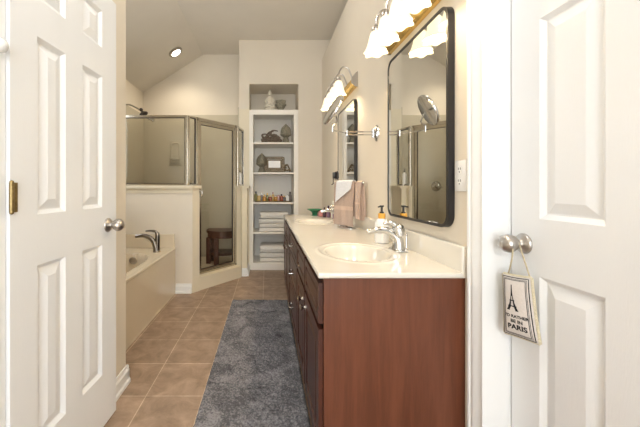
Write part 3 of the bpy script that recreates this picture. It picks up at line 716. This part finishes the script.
# ---------------------------------------------------------------- vanity lights
def vanity_light(y0, y1, ys, zb, label):
    t = thing('vanity_light', label, 'wall lamp', (XR, (y0+y1)/2, zb), 'four shade vanity lights')
    b = NB(); prism(b, [(XR-.001, zb-.006), (XR-.022, zb-.006), (XR-.046, zb+.014), (XR-.050, zb+.03), (XR-.040, zb+.042), (XR-.046, zb+.058), (XR-.022, zb+.075), (XR-.001, zb+.078)], y0, y1)
    part(t, 'backplate', b, M['gold'])
    for e in (y0, y1):
        b = NB(); prism(b, [(XR-.001, zb-.01), (XR-.02, zb-.01), (XR-.055, zb+.02), (XR-.055, zb+.06), (XR-.022, zb+.10), (XR-.001, zb+.115)], e-.004, e+.004); part(t, 'end_plate', b, M['nickel'])
    zt = zb+.052
    for y in ys:
        b = NB(); tube(b, smoothpts([(XR-.02, y, zb+.04), (XR-.045, y, zb+.10), (XR-.07, y, zb+.155), (XR-.115, y, zb+.165), (XR-.145, y, zb+.12), (XR-.15, y, zt+.02)], 6), .0065, 8)
        lathe(b, [(.012, .03), (.021, .018), (.023, -.004), (.012, -.008)], (XR-.15, y, zt), 16)
        a = part(t, 'arm', b, M['nickel'], smooth=True)
        b = NB(); N = 32; rings = []
        for r, dz, fl in ((.020, 0, 0), (.030, -.015, 0), (.038, -.045, .02), (.044, -.080, .05), (.052, -.100, .08), (.063, -.121, .10), (.061, -.120, .10), (.050, -.098, .08), (.036, -.045, .02)):
            rings.append([b.verts.new((XR-.15+r*(1+fl*math.cos(6*2*PI*k/N))*math.cos(2*PI*k/N), y+r*(1+fl*math.cos(6*2*PI*k/N))*math.sin(2*PI*k/N), zt+dz-.010*fl*6*math.cos(6*2*PI*k/N)*.5)) for k in range(N)])
        for p_, q_ in zip(rings, rings[1:]):
            for k in range(N): b.faces.new((p_[k], p_[(k+1) % N], q_[(k+1) % N], q_[k]))
        part(t, 'glass_shade', b, M['shade'], a, smooth=True, autosmooth=80)
        ld = bpy.data.lights.new('bulb', 'POINT'); ld.energy = L_BULB; ld.color = (1, .82, .58); ld.shadow_soft_size = .022
        lo = bpy.data.objects.new('bulb', ld); C.objects.link(lo); lo.parent = t; lo.location = (-.15, y-(y0+y1)/2, zt-.080-zb)
vanity_light(1.20, 1.885, [1.27, 1.42, 1.57, 1.72], 1.93, 'glowing four shade vanity light on gold bar above the near mirror')
vanity_light(2.575, 3.19, [2.62, 2.785, 2.95, 3.115], 1.965, 'glowing four shade vanity light above the far mirror')

# ---------------------------------------------------------------- swing arm magnifying mirror
t = thing('magnifying_mirror', 'round chrome magnifying mirror on a swing arm between the wall mirrors', 'mirror', (XR, 2.127, 1.49))
b = NB(); lathe(b, [(.038, 0), (.036, .006), (.02, .012), (.014, .02)], (XR-.001, 2.127, 1.49), 24, sx=1.5, mtx=Matrix.Rotation(-PI/2, 4, 'Y')); tube(b, [(XR-.025, 2.127, 1.46), (XR-.025, 2.127, 1.52)], .010, 12)
part(t, 'wall_plate', b, M['chrome'], smooth=True)
Jn = Vector((.545, 2.127, 1.49)); cen = Vector((.421, 1.99, 1.614)); nr = Vector((-.845, .072, .451)).normalized()
nr = (nr + Vector((0, -.22, 0))).normalized()
b = NB(); tube(b, [(XR-.025, 2.127, 1.50), Jn+Vector((0, 0, .01))], .005, 8); tube(b, [(XR-.025, 2.127, 1.48), Jn+Vector((0, 0, -.01))], .005, 8); tube(b, [Jn-Vector((0, 0, .020)), Jn+Vector((0, 0, .020))], .0065, 12)
K = Vector((.425, 2.02, 1.49)); tube(b, [Jn, K], .005, 8); tube(b, [K-Vector((0, 0, .01)), K+Vector((0, 0, .03))], .006, 10)
part(t, 'swing_arm', b, M['chrome'], smooth=True)
Rn = Vector((0, 0, 1)).rotation_difference(nr).to_matrix().to_4x4()
b = NB(); hub = cen-nr*.0; tt_ = nr.orthogonal().normalized()
tube(b, smoothpts([K+Vector((0, 0, .03)), K+Vector((0, 0, .07))-nr*.03, cen-nr*-.02*-1], 4), .005, 8)
part(t, 'yoke', b, M['chrome'], smooth=True)
b = NB(); lathe(b, [(.094, -.008), (.102, -.010), (.105, -.004), (.105, .004), (.102, .010), (.094, .008)], cen, 40, mtx=Rn); o = part(t, 'mirror_rim', b, M['chrome'], smooth=True)
b = NB(); lathe(b, [(.096, .006), (0, .004)], cen, 40, mtx=Rn); lathe(b, [(.096, -.006), (0, -.004)], cen, 40, mtx=Rn); part(t, 'mirror_glass', b, M['mirror'], o)

# outlet
t = thing('wall_outlet', 'white duplex outlet plate on the wall beside the near mirror', 'outlet', (XR, 1.203, 1.165))
b = NB(); box(b, XR-.006, XR-.0005, 1.168, 1.238, 1.105, 1.225, .003); part(t, 'cover_plate', b, M['soapwhite'], smooth=True)
for zc in (1.142, 1.188):
    b = NB(); lathe(b, [(.017, 0), (.017, .002), (0, .002)], (XR-.006, 1.203, zc), 20, sx=1, mtx=Matrix.Rotation(-PI/2, 4, 'Y')); o = part(t, 'receptacle', b, M['soapwhite'])
    b = NB(); box(b, XR-.0095, XR-.008, 1.195, 1.197, zc, zc+.009); box(b, XR-.0095, XR-.008, 1.208, 1.210, zc, zc+.009); ball(b, (XR-.008, 1.203, zc-.008), .0025); part(t, 'slots', b, M['slot'], o)
# black hook block by the far mirror
t = thing('wall_hook', 'small black square wall hook just beyond the far mirror', 'hook', (XR, 3.29, 1.25))
b = NB(); box(b, XR-.02, XR-.0005, 3.23, 3.36, 1.205, 1.29, .004); part(t, 'mount_plate', b, M['black'])
b = NB(); box(b, XR-.055, XR-.02, 3.27, 3.32, 1.215, 1.28, .004); tube(b, smoothpts([(XR-.05, 3.295, 1.22), (XR-.052, 3.295, 1.16), (XR-.07, 3.295, 1.15)], 4), .005, 8); part(t, 'hook', b, M['black'], smooth=True)

# ---------------------------------------------------------------- things on the counter
loc = (.662, 1.80, CZ+.0006)
t = thing('soap_dispenser', 'white soap bottle with orange collar and black pump behind near faucet', 'soap bottle', loc)
b = NB(); lathe(b, [(.036, 0), (.040, .004), (.041, .09), (.038, .115), (.026, .135), (.016, .142)], loc, 28); o = part(t, 'bottle_body', b, M['soapwhite'], smooth=True)
b = NB()
for k, (w, z) in enumerate(((.8, .095), (.95, .083), (.7, .074), (.9, .066), (.5, .058))):
    pts = [(loc[0]+.0415*math.cos(a), loc[1]+.0415*math.sin(a), CZ+z) for a in [PI+.95+(-w/2+w*i/8) for i in range(9)]]
    tube(b, pts, .0012, 5)
part(t, 'label_print', b, M['soapgrey'], o)
b = NB(); lathe(b, [(.019, .140), (.020, .142), (.020, .168), (.018, .170), (0, .170)], loc, 24); part(t, 'collar', b, M['orange'], smooth=True)
b = NB(); lathe(b, [(.012, .170), (.012, .178), (.006, .180), (.006, .205), (.012, .207), (.012, .215), (0, .216)], loc, 20); tube(b, [(loc[0], loc[1], CZ+.211), (loc[0]-.024, loc[1]-.01, CZ+.207)], [.005, .004], 8); part(t, 'pump', b, M['blackplastic'], smooth=True)

# towel stand
P, Q = Vector((.565, 2.61, 1.155)), Vector((.715, 2.32, 1.155)); bd = (Q-P).normalized(); bn = Vector((bd.y, -bd.x, 0)); bn = bn if bn.x < 0 else -bn
mid = (P+Q)/2+Vector((0, .04, 0)); mid = P.lerp(Q, .45)
t = thing('towel_stand', 'chrome countertop towel stand with oval base between the sinks', 'towel stand', (mid.x, mid.y, CZ+.001))
b = NB(); lathe(b, [(.078, 0), (.078, .004), (.060, .010), (.015, .013), (.012, .02)], (mid.x, mid.y, CZ+.001), 32, mtx=Matrix.Rotation(math.atan2(bd.y, bd.x), 4, 'Z') @ Matrix.Diagonal((1.15, .75, 1, 1))); part(t, 'base', b, M['chrome'], smooth=True)
b = NB(); tube(b, [(mid.x, mid.y, CZ+.01), (mid.x, mid.y, 1.155)], .006, 10); part(t, 'post', b, M['chrome'], smooth=True)
b = NB(); tube(b, [P, Q], .006, 10); ball(b, P, .011); ball(b, Q, .011); part(t, 'bar', b, M['chrome'], smooth=True)
def drape(name, a0, a1, front, back, rad, thick, m, label, cat, wr=.006, nseg=34, band=None, skew=0, gather=0):
    """cloth over the bar: a0..a1 along the bar, drops front/back below it"""
    A = P+bd*a0; Bp = P+bd*a1; w = (Bp-A).length
    prof = []
    nf = 22
    for i in range(nf): prof.append((rad+.012*(1-i/nf)*0+.010*(1-i/nf), -front*(1-i/nf)))
    for i in range(9): a = PI*i/8; prof.append((rad*math.cos(a), rad*math.sin(a)))
    for i in range(1, nf+1): prof.append((-rad-.006*i/nf, -back*i/nf))
    b = NB(); grid_ = []
    for k in range(nseg+1):
        s = k/nseg; row = []
        for q, (h, z) in enumerate(prof):
            f = min(1, abs(z)/.15) if z < 0 else 0
            sgn = 1 if h > 0 else -1
            off = wr*f*(math.sin(s*9+z*6)+.6*math.sin(s*21+1+z*11))*sgn*.6 + (wr*f*.8*sgn)
            gz = -skew*(s-.5)*f
            ss = .5+(s-.5)*(1-gather*min(1, max(0, -z/.3)))
            row.append(b.verts.new(A+bd*(w*ss)+bn*(h+off)+Vector((0, 0, z+gz))))
        grid_.append(row)
    mi = []
    for k in range(nseg):
        for q in range(len(prof)-1):
            f = b.faces.new((grid_[k][q], grid_[k+1][q], grid_[k+1][q+1], grid_[k][q+1]))
            if band and q < nf and band[0] < -prof[q][1] < band[1]: f.material_index = 1
    bmesh.ops.recalc_face_normals(b, faces=b.faces)
    bmesh.ops.solidify(b, geom=b.faces[:], thickness=thick)
    return single(name, b, m, label, cat, tuple(P.lerp(Q, .5)), autosmooth=70)
drape('hand_towel', .012, .245, .335, .26, .012, .005, [M['towelpink'], M['towelband']], 'rose tan hand towel hanging long over the counter towel stand', 'towel', band=(.19, .215))
drape('hand_towel', .262, .322, .27, .285, .013, .005, [M['towelpink'], M['towelband']], 'narrow folded rose tan towel at the near end of the stand', 'towel', wr=.008, band=(.15, .17))
drape('washcloth', .05, .23, .10, .05, .024, .004, M['clothwhite'], 'small white washcloth laid over the tan towel on the stand', 'washcloth', wr=.004, skew=-.16)
# green dish
loc = (.545, 3.56, CZ+.001)
b = NB(); lathe(b, [(.034, 0), (.034, .006), (.028, .012), (.032, .03), (.045, .045), (.080, .062), (.092, .070), (.090, .072), (.078, .066), (.042, .050), (.026, .036), (0, .034)], loc, 32)
single('footed_dish', b, M['green'], 'green flared footed dish at the far end of the countertop', 'dish', loc)
# pink box
loc = (.635, 3.46, CZ+.001); t = thing('trinket_box', 'small domed pink box beside the green dish', 'box', loc)
b = NB(); pts = [(-.068, 0), (.068, 0), (.068, .022), (.060, .045), (.040, .064), (.015, .074), (-.015, .074), (-.040, .064), (-.060, .045), (-.068, .022)]
prism(b, [(loc[0]+a, loc[2]+c) for a, c in pts], loc[1]-.035, loc[1]+.035); bmesh.ops.bevel(b, geom=b.edges[:], offset=.003, segments=2, affect='EDGES'); part(t, 'box_body', b, M['pink'])
b = NB(); box(b, loc[0]-.010, loc[0]+.010, loc[1]-.037, loc[1]-.034, loc[2]+.004, loc[2]+.04, .001); part(t, 'dark_opening', b, M['darkbrown'])
M['lilac'] = mat('lilac_bottle', (.22, .14, .22), .25); M['plum'] = mat('plum_bottle', (.05, .02, .04), .2); M['ivoryp'] = mat('ivory_tube', (.72, .70, .62), .35)
for (x, y, h, r, a, c, lb) in ((.700, 3.30, .175, .024, 'ivoryp', 'ivoryp', 'tall ivory lotion tube in the corner behind the towel stand'),
                               (.655, 3.33, .125, .019, 'lilac', 'plum', 'lilac bottle with dark cap in front of the ivory tube'),
                               (.615, 3.34, .105, .018, 'plum', 'plum', 'small dark plum bottle behind the pink box'),
                               (.690, 3.20, .110, .018, 'lilac', 'soapwhite', 'lilac bottle with a white cap beside the towel stand')):
    bottle('cosmetic_bottle', (x, y, CZ+.001), h, r, M[a], M[c], lb, group='cosmetic bottles on the countertop')

# ---------------------------------------------------------------- rug
b = NB(); RX0, RX1, RY0, RY1 = -.344, .205, .85, 3.085
nx, ny = 96, 390; g = []
for i in range(nx+1):
    row = []
    for j in range(ny+1):
        x = RX0+(RX1-RX0)*i/nx; y = RY0+(RY1-RY0)*j/ny
        e = min(i, nx-i, j, ny-j)
        if e == 0: z = .001
        else:
            n1 = noise.noise(Vector((x*9, y*6, 0))); n2 = noise.noise(Vector((x*38, y*26, 3))); n3 = noise.noise(Vector((x*110, y*110, 9)))
            z = .015+.003*n1+.0045*n2+.0045*n3
            rg = abs(noise.noise(Vector((x*8+2, y*15, 5)))); z -= .006*max(0, 1-rg*11)
            if e == 1: z *= .75
            x += .003*noise.noise(Vector((x*90, y*90, 1))); y += .003*noise.noise(Vector((x*90, y*90, 7)))
        if e == 0: x += .003*noise.noise(Vector((x*60, y*60, 1))); y += .003*noise.noise(Vector((x*60, y*60, 7)))
        row.append(b.verts.new((x, y, z)))
    g.append(row)
for i in range(nx):
    for j in range(ny): b.faces.new((g[i][j], g[i+1][j], g[i+1][j+1], g[i][j+1]))
single('bath_runner', b, M['rug'], 'long plush grey runner rug on the tile floor beside the vanity', 'rug', (-.07, 2.0, 0), autosmooth=180)

# ---------------------------------------------------------------- things on the shelves
def acorn(loc, s, label):
    t = thing('acorn_finial', label, 'finial', loc, 'stone acorn finials on the shelves')
    b = NB(); lathe(b, [(.058*s, 0), (.058*s, .012*s), (.048*s, .02*s), (.040*s, .05*s), (.030*s, .075*s), (.042*s, .088*s), (.050*s, .094*s)], loc, 24); part(t, 'pedestal', b, M['stone'], smooth=True)
    b = NB(); lathe(b, [(.050*s, .094*s), (.070*s, .105*s), (.078*s, .122*s), (.077*s, .132*s), (.072*s, .136*s), (.074*s, .155*s), (.070*s, .185*s), (.056*s, .218*s), (.028*s, .245*s), (.010*s, .262*s), (0, .272*s)], loc, 28); part(t, 'acorn', b, M['stone'], smooth=True, autosmooth=30)
yS = YF+.09
acorn((.262, yS, SH[0]+.001), 1.0, 'grey green stone acorn finial on the second shelf beside brown carving')
acorn((-.073, YF+.13, SH[1]+.001), 1.02, 'grey green stone acorn finial on the third shelf beside photo frame')
# statuette: seated robed figure
x, y, z = .040, YF+.07, 2.177
b = NB(); lathe(b, [(.072, 0), (.076, .008), (.070, .03), (.060, .036)], (x, y, z), 24, sy=.7); ball(b, (x, y-.005, z+.055), .06, 1.05, .75, .42); 
for s_ in (-1, 1): ball(b, (x+s_*.038, y-.025, z+.055), .028, 1.1, .9, .7); tube(b, smoothpts([(x+s_*.034, y, z+.15), (x+s_*.05, y-.005, z+.11), (x+s_*.035, y-.035, z+.08), (x+s_*.008, y-.042, z+.075)], 4), [.016]*5+[.013]*8, 10)
lathe(b, [(.050, .05), (.044, .09), (.042, .13), (.040, .155), (.020, .172), (.014, .180), (.014, .19)], (x, y, z), 20, sy=.7); ball(b, (x, y-.002, z+.208), .026, .9, .95, 1.2); ball(b, (x, y, z+.242), .012, 1, 1, 1.3)
ball(b, (x, y-.027, z+.205), .005, .7, 1, 1.5)
for s_ in (-1, 1): ball(b, (x+s_*.024, y, z+.205), .006, .5, .8, 1.8)
bmesh.ops.transform(b, matrix=Matrix.Translation((x, y, z)) @ Matrix.Diagonal((1.08, 1.08, 1.15, 1)) @ Matrix.Translation((-x, -y, -z)), verts=b.verts)
single('seated_statuette', b, M['bisque'], 'pale seated figure statuette in the top niche of the shelf', 'statuette', (x, y, z))
x, y = .190, YF+.075
b = NB(); lathe(b, [(.042, 0), (.046, .01), (.042, .025), (.040, .03), (.060, .055), (.068, .09), (.064, .115), (.072, .13), (.074, .143), (.066, .145), (.058, .12), (0, .10)], (x, y, z), 28)
for k in range(10):
    a = 2*PI*k/10; ball(b, (x+.066*math.cos(a), y+.066*math.sin(a), z+.085), .012, 1, 1, 1.5, 8)
single('planter_pot', b, M['stone'], 'mossy stone pot with raised bosses beside the pale statuette', 'pot', (x, y, z))
# brown carving
x0, y0_, z0_ = .062, YF+.09, SH[0]+.001
b = NB(); rnd = random.Random(3); lathe(b, [(.135, 0), (.14, .012), (.11, .03), (0, .035)], (x0, y0_, z0_), 20, sy=.4)
for k in range(70):
    a = rnd.uniform(-1, 1); px = x0+a*.12; pz = z0_+.03+rnd.random()*.11*(1-abs(a)**1.5); ball(b, (px, y0_+rnd.uniform(-.035, .03), pz), rnd.uniform(.016, .030), 1.3, .8, .8, 10, Matrix.Rotation(rnd.uniform(-1, 1), 4, 'Y'))
for pts in (((-.02, .10), (.0, .16), (.04, .175), (.09, .165)), ((-.10, .05), (-.13, .11), (-.09, .125), (-.06, .12)), ((.03, .06), (.08, .09), (.125, .05), (.15, .03)), ((-.08, .08), (-.03, .15), (.03, .16))):
    q = smoothpts([(x0+a, y0_-.01, z0_+c) for a, c in pts], 4); tube(b, q, [.017-.011*i/(len(q)-1) for i in range(len(q))], 8)
single('carved_ornament', b, M['bronze'], 'dark brown gnarled carved ornament on the second shelf', 'ornament', (x0, y0_, z0_))
# ornate photo frame
t = thing('photo_frame', 'ornate openwork photo frame holding a blank white card', 'picture frame', (.102, YF+.03, SH[1]+.001))
fxc, fzc, yy = .102, SH[1]+.112, YF+.03
b = NB(); box(b, fxc-.10, fxc+.10, yy+.004, yy+.010, fzc-.06, fzc+.06, .002); part(t, 'card_backing', b, M['filigree'])
b = NB(); box(b, fxc-.082, fxc+.082, yy+.001, yy+.004, fzc-.048, fzc+.048); part(t, 'white_card', b, M['paper'])
b = NB(); per = []
for k in range(40):
    s = k/40*2*(.24+.17); 
    if s < .24: p = (-.12+s, .085)
    elif s < .41: p = (.12, .085-(s-.24))
    elif s < .65: p = (.12-(s-.41), -.085)
    else: p = (-.12, -.085+(s-.65))
    r_ = .017
    tube(b, [(fxc+p[0]+r_*math.cos(a), yy, fzc+p[1]+r_*math.sin(a)) for a in [2*PI*q/10 for q in range(11)]], .0038, 6)
rc = [(-.088, -.053), (.088, -.053), (.088, .053), (-.088, .053), (-.088, -.053)]
tube(b, [(fxc+a, yy, fzc+c) for a, c in rc], .005, 6)
part(t, 'frame_scrollwork', b, M['filigree'], smooth=True)
b = NB(); x, y, z = .283, YF+.07, SH[1]+.001; rnd = random.Random(5)
for k in range(26): 
    a = rnd.random()*6; h = rnd.random(); ball(b, (x+.052*(1-h*.6)*math.cos(a)-.02*h, y+.03*math.sin(a), z+.012+.09*h), .011, 1, 1, 1, 8)
tube(b, smoothpts([(x-.045, y, z+.01), (x-.03, y, z+.09), (x, y, z+.11), (x+.04, y, z+.03), (x+.055, y, z+.006)], 5), .006, 6)
single('beaded_ornament', b, M['filigree'], 'small beaded lacy ornament at the right of the photo frame', 'ornament', (x, y, z))
# perfume bottles on a tray
zt = SH[2]+.001
b = NB(); prism(b, [(.088+a, YF+.10+c) for a, c in rrect(.50, .16, .05)], zt, zt+.006, 'z'); tube(b, [(.088+a, YF+.10+c, zt+.012) for a, c in rrect(.50, .16, .05)+[rrect(.50, .16, .05)[0]]], .006, 6)
single('perfume_tray', b, M['filigree'], 'long shallow metal tray under the perfume bottles', 'tray', (.088, YF+.10, zt))
M['amber'] = mat('amber_glass', (.50, .24, .04), .08, coat=.5); M['honey'] = mat('honey_glass', (.62, .42, .14), .08, coat=.5); M['smoke'] = mat('smoked_glass', (.20, .17, .15), .08, coat=.5)
M['rosegl'] = mat('rose_glass', (.50, .30, .27), .1, coat=.5); M['olivegl'] = mat('olive_glass', (.25, .23, .08), .1, coat=.5); M['redgl'] = mat('red_amber_glass', (.30, .07, .03), .08, coat=.5)
PB = [(-.155, .155, .020, 'olivegl', 'blackplastic', 'olive bottle with black cap at the left end'), (-.112, .12, .022, 'honey', 'soapwhite', 'pale honey bottle with white cap second from left'), (-.072, .135, .018, 'smoke', 'chrome', 'slim smoky bottle with chrome cap'),
      (-.035, .105, .024, 'amber', 'gold', 'wide amber bottle with gold cap'), (.004, .13, .019, 'olivegl', 'gold', 'slim olive bottle with gold cap'), (.044, .095, .023, 'redgl', 'gold', 'short red amber bottle with gold cap'),
      (.083, .145, .017, 'honey', 'rosegl', 'tallest slim honey bottle with rose cap'), (.120, .10, .024, 'amber', 'chrome', 'round amber bottle with chrome cap'), (.160, .13, .021, 'rosegl', 'soapwhite', 'rose glass bottle with white cap'),
      (.200, .115, .023, 'redgl', 'blackplastic', 'red amber bottle with black cap'), (.240, .09, .020, 'smoke', 'gold', 'short smoky bottle with gold cap'), (.285, .12, .018, 'soapwhite', 'chrome', 'white bottle with chrome cap'), (.322, .15, .022, 'smoke', 'darkbrown', 'tall smoky bottle with dark cap at the right end')]
for k, (x, h, r, a, c, lb) in enumerate(PB):
    bottle('perfume_bottle', (x, YF+(.07 if k % 2 else .105), zt+.007), h*.9, r*1.1, M[a], M[c], lb+' of the perfume row', group='perfume bottles on the fourth shelf', sq=.75)
# folded towels
def towel(x, z, w, h, label, grp, dx=0, seed=0):
    b = NB(); y0, y1 = YF+.03, YF+.33; lay = 2; hh = h/lay
    n = 26
    for l in range(lay):
        t_ = bmesh.new(); secs_ = []
        for i in range(n+1):
            s = i/n; xx = -w/2+w*s; e = 1-max(0, (abs(s-.5)*2-.90)/.10)**2*.35; row = []
            for k in range(20):
                a = 2*PI*k/20; ca, sa = math.cos(a), math.sin(a)
                py = math.copysign(abs(ca)**.35, ca)*(y1-y0)/2; pz = math.copysign(abs(sa)**.6, sa)*hh/2*e
                nn = noise.noise(Vector((xx*12+seed, py*8, pz*10+l+seed)))
                row.append(t_.verts.new((x+xx+dx+.004*nn, (y0+y1)/2+py+.006*nn, z+hh*(l+.5)+pz*(.90+.10*nn))))
            secs_.append(row)
        for p_, q_ in zip(secs_, secs_[1:]):
            for k in range(20): t_.faces.new((p_[k], q_[k], q_[(k+1) % 20], p_[(k+1) % 20]))
        t_.faces.new(secs_[0]); t_.faces.new(secs_[-1][::-1]); merge(b, t_)
    # the folded edge joining the two layers in front
    tube(b, [(x+dx-w/2+.01+(w-.02)*i/12, y0+.012, z+h/2) for i in range(13)], hh*.42, 10)
    single('folded_towel', b, M['towelwhite'], label, 'towel', (x, YF+.18, z), grp, autosmooth=60)
z = SH[3]+.001
for k, (h, lb) in enumerate(((.062, 'white folded towel at the bottom of the upper four-towel stack'), (.055, 'white folded towel second from bottom in the upper stack'), (.058, 'white folded towel third from bottom in the upper stack'), (.095, 'plump white folded towel on top of the upper stack'))):
    towel(.09, z, .40 - .01*(k == 3), h, lb, 'folded towels on the fifth shelf', dx=(0, .004, -.005, .01)[k], seed=k*3.1); z += h+.0005
z = ZB+.001
for k, (h, lb) in enumerate(((.060, 'white folded towel at the bottom of the lowest shelf stack'), (.060, 'white folded towel in the middle of the lowest shelf stack'), (.104, 'thick white folded towel on top of the lowest shelf stack'))):
    towel(.095, z, .39, h, lb, 'folded towels on the lowest shelf', dx=(0, -.004, .006)[k], seed=20+k*3.1); z += h+.0005

# ---------------------------------------------------------------- little pillow on the right door knob
org = Vector((.797, .985, .744)); t = thing('hanging_pillow', 'small cream PARIS pillow with eiffel tower hanging from the right door knob', 'pillow', org)
Rp = Matrix.Translation(org) @ Matrix.Rotation(-1.20, 4, 'Z') @ Matrix.Rotation(-.07, 4, 'Y')
pw, ph, pt = .088, .192, .014
def puff(u, v):
    a = max(0, 1-(abs(u)/(pw/2))**2.6)*max(0, 1-(abs(v)/(ph/2))**4); return pt*a**.5
def pshell(sgn, nu=20, nv=30, grow=1):
    b = NB(); g = []
    for i in range(nu+1):
        row = []
        for j in range(nv+1):
            u = -pw/2+pw*i/nu; v = -ph/2+ph*j/nv
            pin = 1-.05*(1-abs(2*v/ph)**2)
            row.append(b.verts.new((u*pin*(1-.20*(v/ph)), sgn*(.006+puff(u, v)), v*(1-.02*(1-abs(2*u/pw)**2)))))
        g.append(row)
    for i in range(nu):
        for j in range(nv): b.faces.new((g[i][j], g[i+1][j], g[i+1][j+1], g[i][j+1]))
    return b, g
b, _ = pshell(-1, grow=1); bmesh.ops.transform(b, matrix=Rp, verts=b.verts); part(t, 'front_panel', b, M['canvas'], smooth=True)
b, _ = pshell(1); 
ol = [(-pw/2, -ph/2), (pw/2, -ph/2), (pw/2, ph/2), (-pw/2, ph/2)]
bmesh.ops.transform(b, matrix=Rp, verts=b.verts); 
part(t, 'back_panel', b, M['gusset'], smooth=True)
b = NB(); 
for (a0, a1) in zip(ol, ol[1:]+ol[:1]):
    pts = []
    for i in range(13):
        s = i/12; u = a0[0]+(a1[0]-a0[0])*s; v = a0[1]+(a1[1]-a0[1])*s; pin = 1-.05*(1-abs(2*v/ph)**2)
        pts.append(Rp @ Vector((u*pin*(1-.20*(v/ph)), 0, v*(1-.02*(1-abs(2*u/pw)**2)))))
    tube(b, pts, .0052, 8)
part(t, 'edge_piping', b, M['gusset'], smooth=True)
# printed marks laid onto the puffed front
def onfront(bm):
    for v in bm.verts:
        u, w_ = v.co.x, v.co.z; pin = 1-.05*(1-abs(2*w_/ph)**2)
        v.co = Vector((u*pin*(1-.20*(w_/ph)), -(.006+puff(u, w_))-.0008+v.co.y, w_*(1-.02*(1-abs(2*u/pw)**2))))
    bmesh.ops.transform(bm, matrix=Rp, verts=bm.verts)
def strip(bm, a, c, w, n=24):
    a, c = Vector(a), Vector(c); d_ = (c-a).normalized(); n_ = Vector((-d_.y, d_.x))*w/2; pr = None
    for i in range(n+1):
        m_ = a.lerp(c, i/n); q = (bm.verts.new((m_.x+n_.x, 0, m_.y+n_.y)), bm.verts.new((m_.x-n_.x, 0, m_.y-n_.y)))
        if pr: bm.faces.new((pr[0], q[0], q[1], pr[1]))
        pr = q
b = NB()
for ins, w in ((.0035, .0022), (.0085, .0012), (.0115, .0016)):
    X_, Z_ = pw/2-ins, ph/2-ins
    for a, c in (((-X_, -Z_), (X_, -Z_)), ((X_, -Z_), (X_, Z_)), ((X_, Z_), (-X_, Z_)), ((-X_, Z_), (-X_, -Z_))): strip(b, a, c, w)
onfront(b); part(t, 'printed_border', b, M['ink'])
b = NB(); tx, tb, tt2 = -.009, -.012, .070
def tw(v): s = (v-tb)/(tt2-tb); return .0165*(1-s)**2.7+.0016
N = 26
for sd_ in (-1, 1):
    pr = None
    for i in range(N+1):
        v = tb+(tt2-tb)*i/N; w = tw(v); inner = w*.38 if v < tb+.045 else 0
        if v < tb+.012: inner = max(inner, math.sqrt(max(0, 1-((v-tb)/.012)**2))*.0085)
        q = (b.verts.new((tx+sd_*w, 0, v)), b.verts.new((tx+sd_*inner, 0, v)))
        if pr: b.faces.new((pr[0], q[0], q[1], pr[1]))
        pr = q
for v in (tb+.014, tb+.032): strip(b, (tx-tw(v)-.0015, v), (tx+tw(v)+.0015, v), .0035, 4)
onfront(b); part(t, 'printed_tower', b, M['ink'])
def text_bm(s, size, cx, cz):
    cu = bpy.data.curves.new('lettering', 'FONT'); cu.body = s; cu.size = size; cu.align_x = 'CENTER'; cu.offset = size*.035; cu.resolution_u = 3
    o = bpy.data.objects.new('lettering', cu); C.objects.link(o); bpy.context.view_layer.update()
    me = bpy.data.meshes.new_from_object(o.evaluated_get(bpy.context.evaluated_depsgraph_get())); bm = bmesh.new(); bm.from_mesh(me)
    bpy.data.objects.remove(o); bpy.data.meshes.remove(me)
    for v in bm.verts: v.co = Vector((cx+v.co.x, 0, cz+v.co.y))
    bmesh.ops.subdivide_edges(bm, edges=[e for e in bm.edges if e.calc_length() > .006], cuts=1)
    return bm
for s, size, cz in (("I'D RATHER", .0128, -.0335), ('BE IN', .0145, -.0495), ('PARIS', .0215, -.0700)):
    b = text_bm(s, size, 0, cz); onfront(b); part(t, 'printed_words', b, M['ink'])
b = NB(); kx, ky, kz_ = .798, 1.018, .943
Lc = Rp @ Vector((-.026, 0, ph/2)); Rc = Rp @ Vector((.036, 0, ph/2))
tube(b, smoothpts([Lc, (.775, .985, .905), (.789, 1.004, .945), (.797, 1.014, .9615), (.806, 1.004, .950), (.808, .985, .905), Rc], 6), .0022, 8)
part(t, 'hanging_strap', b, M['cord'], smooth=True)
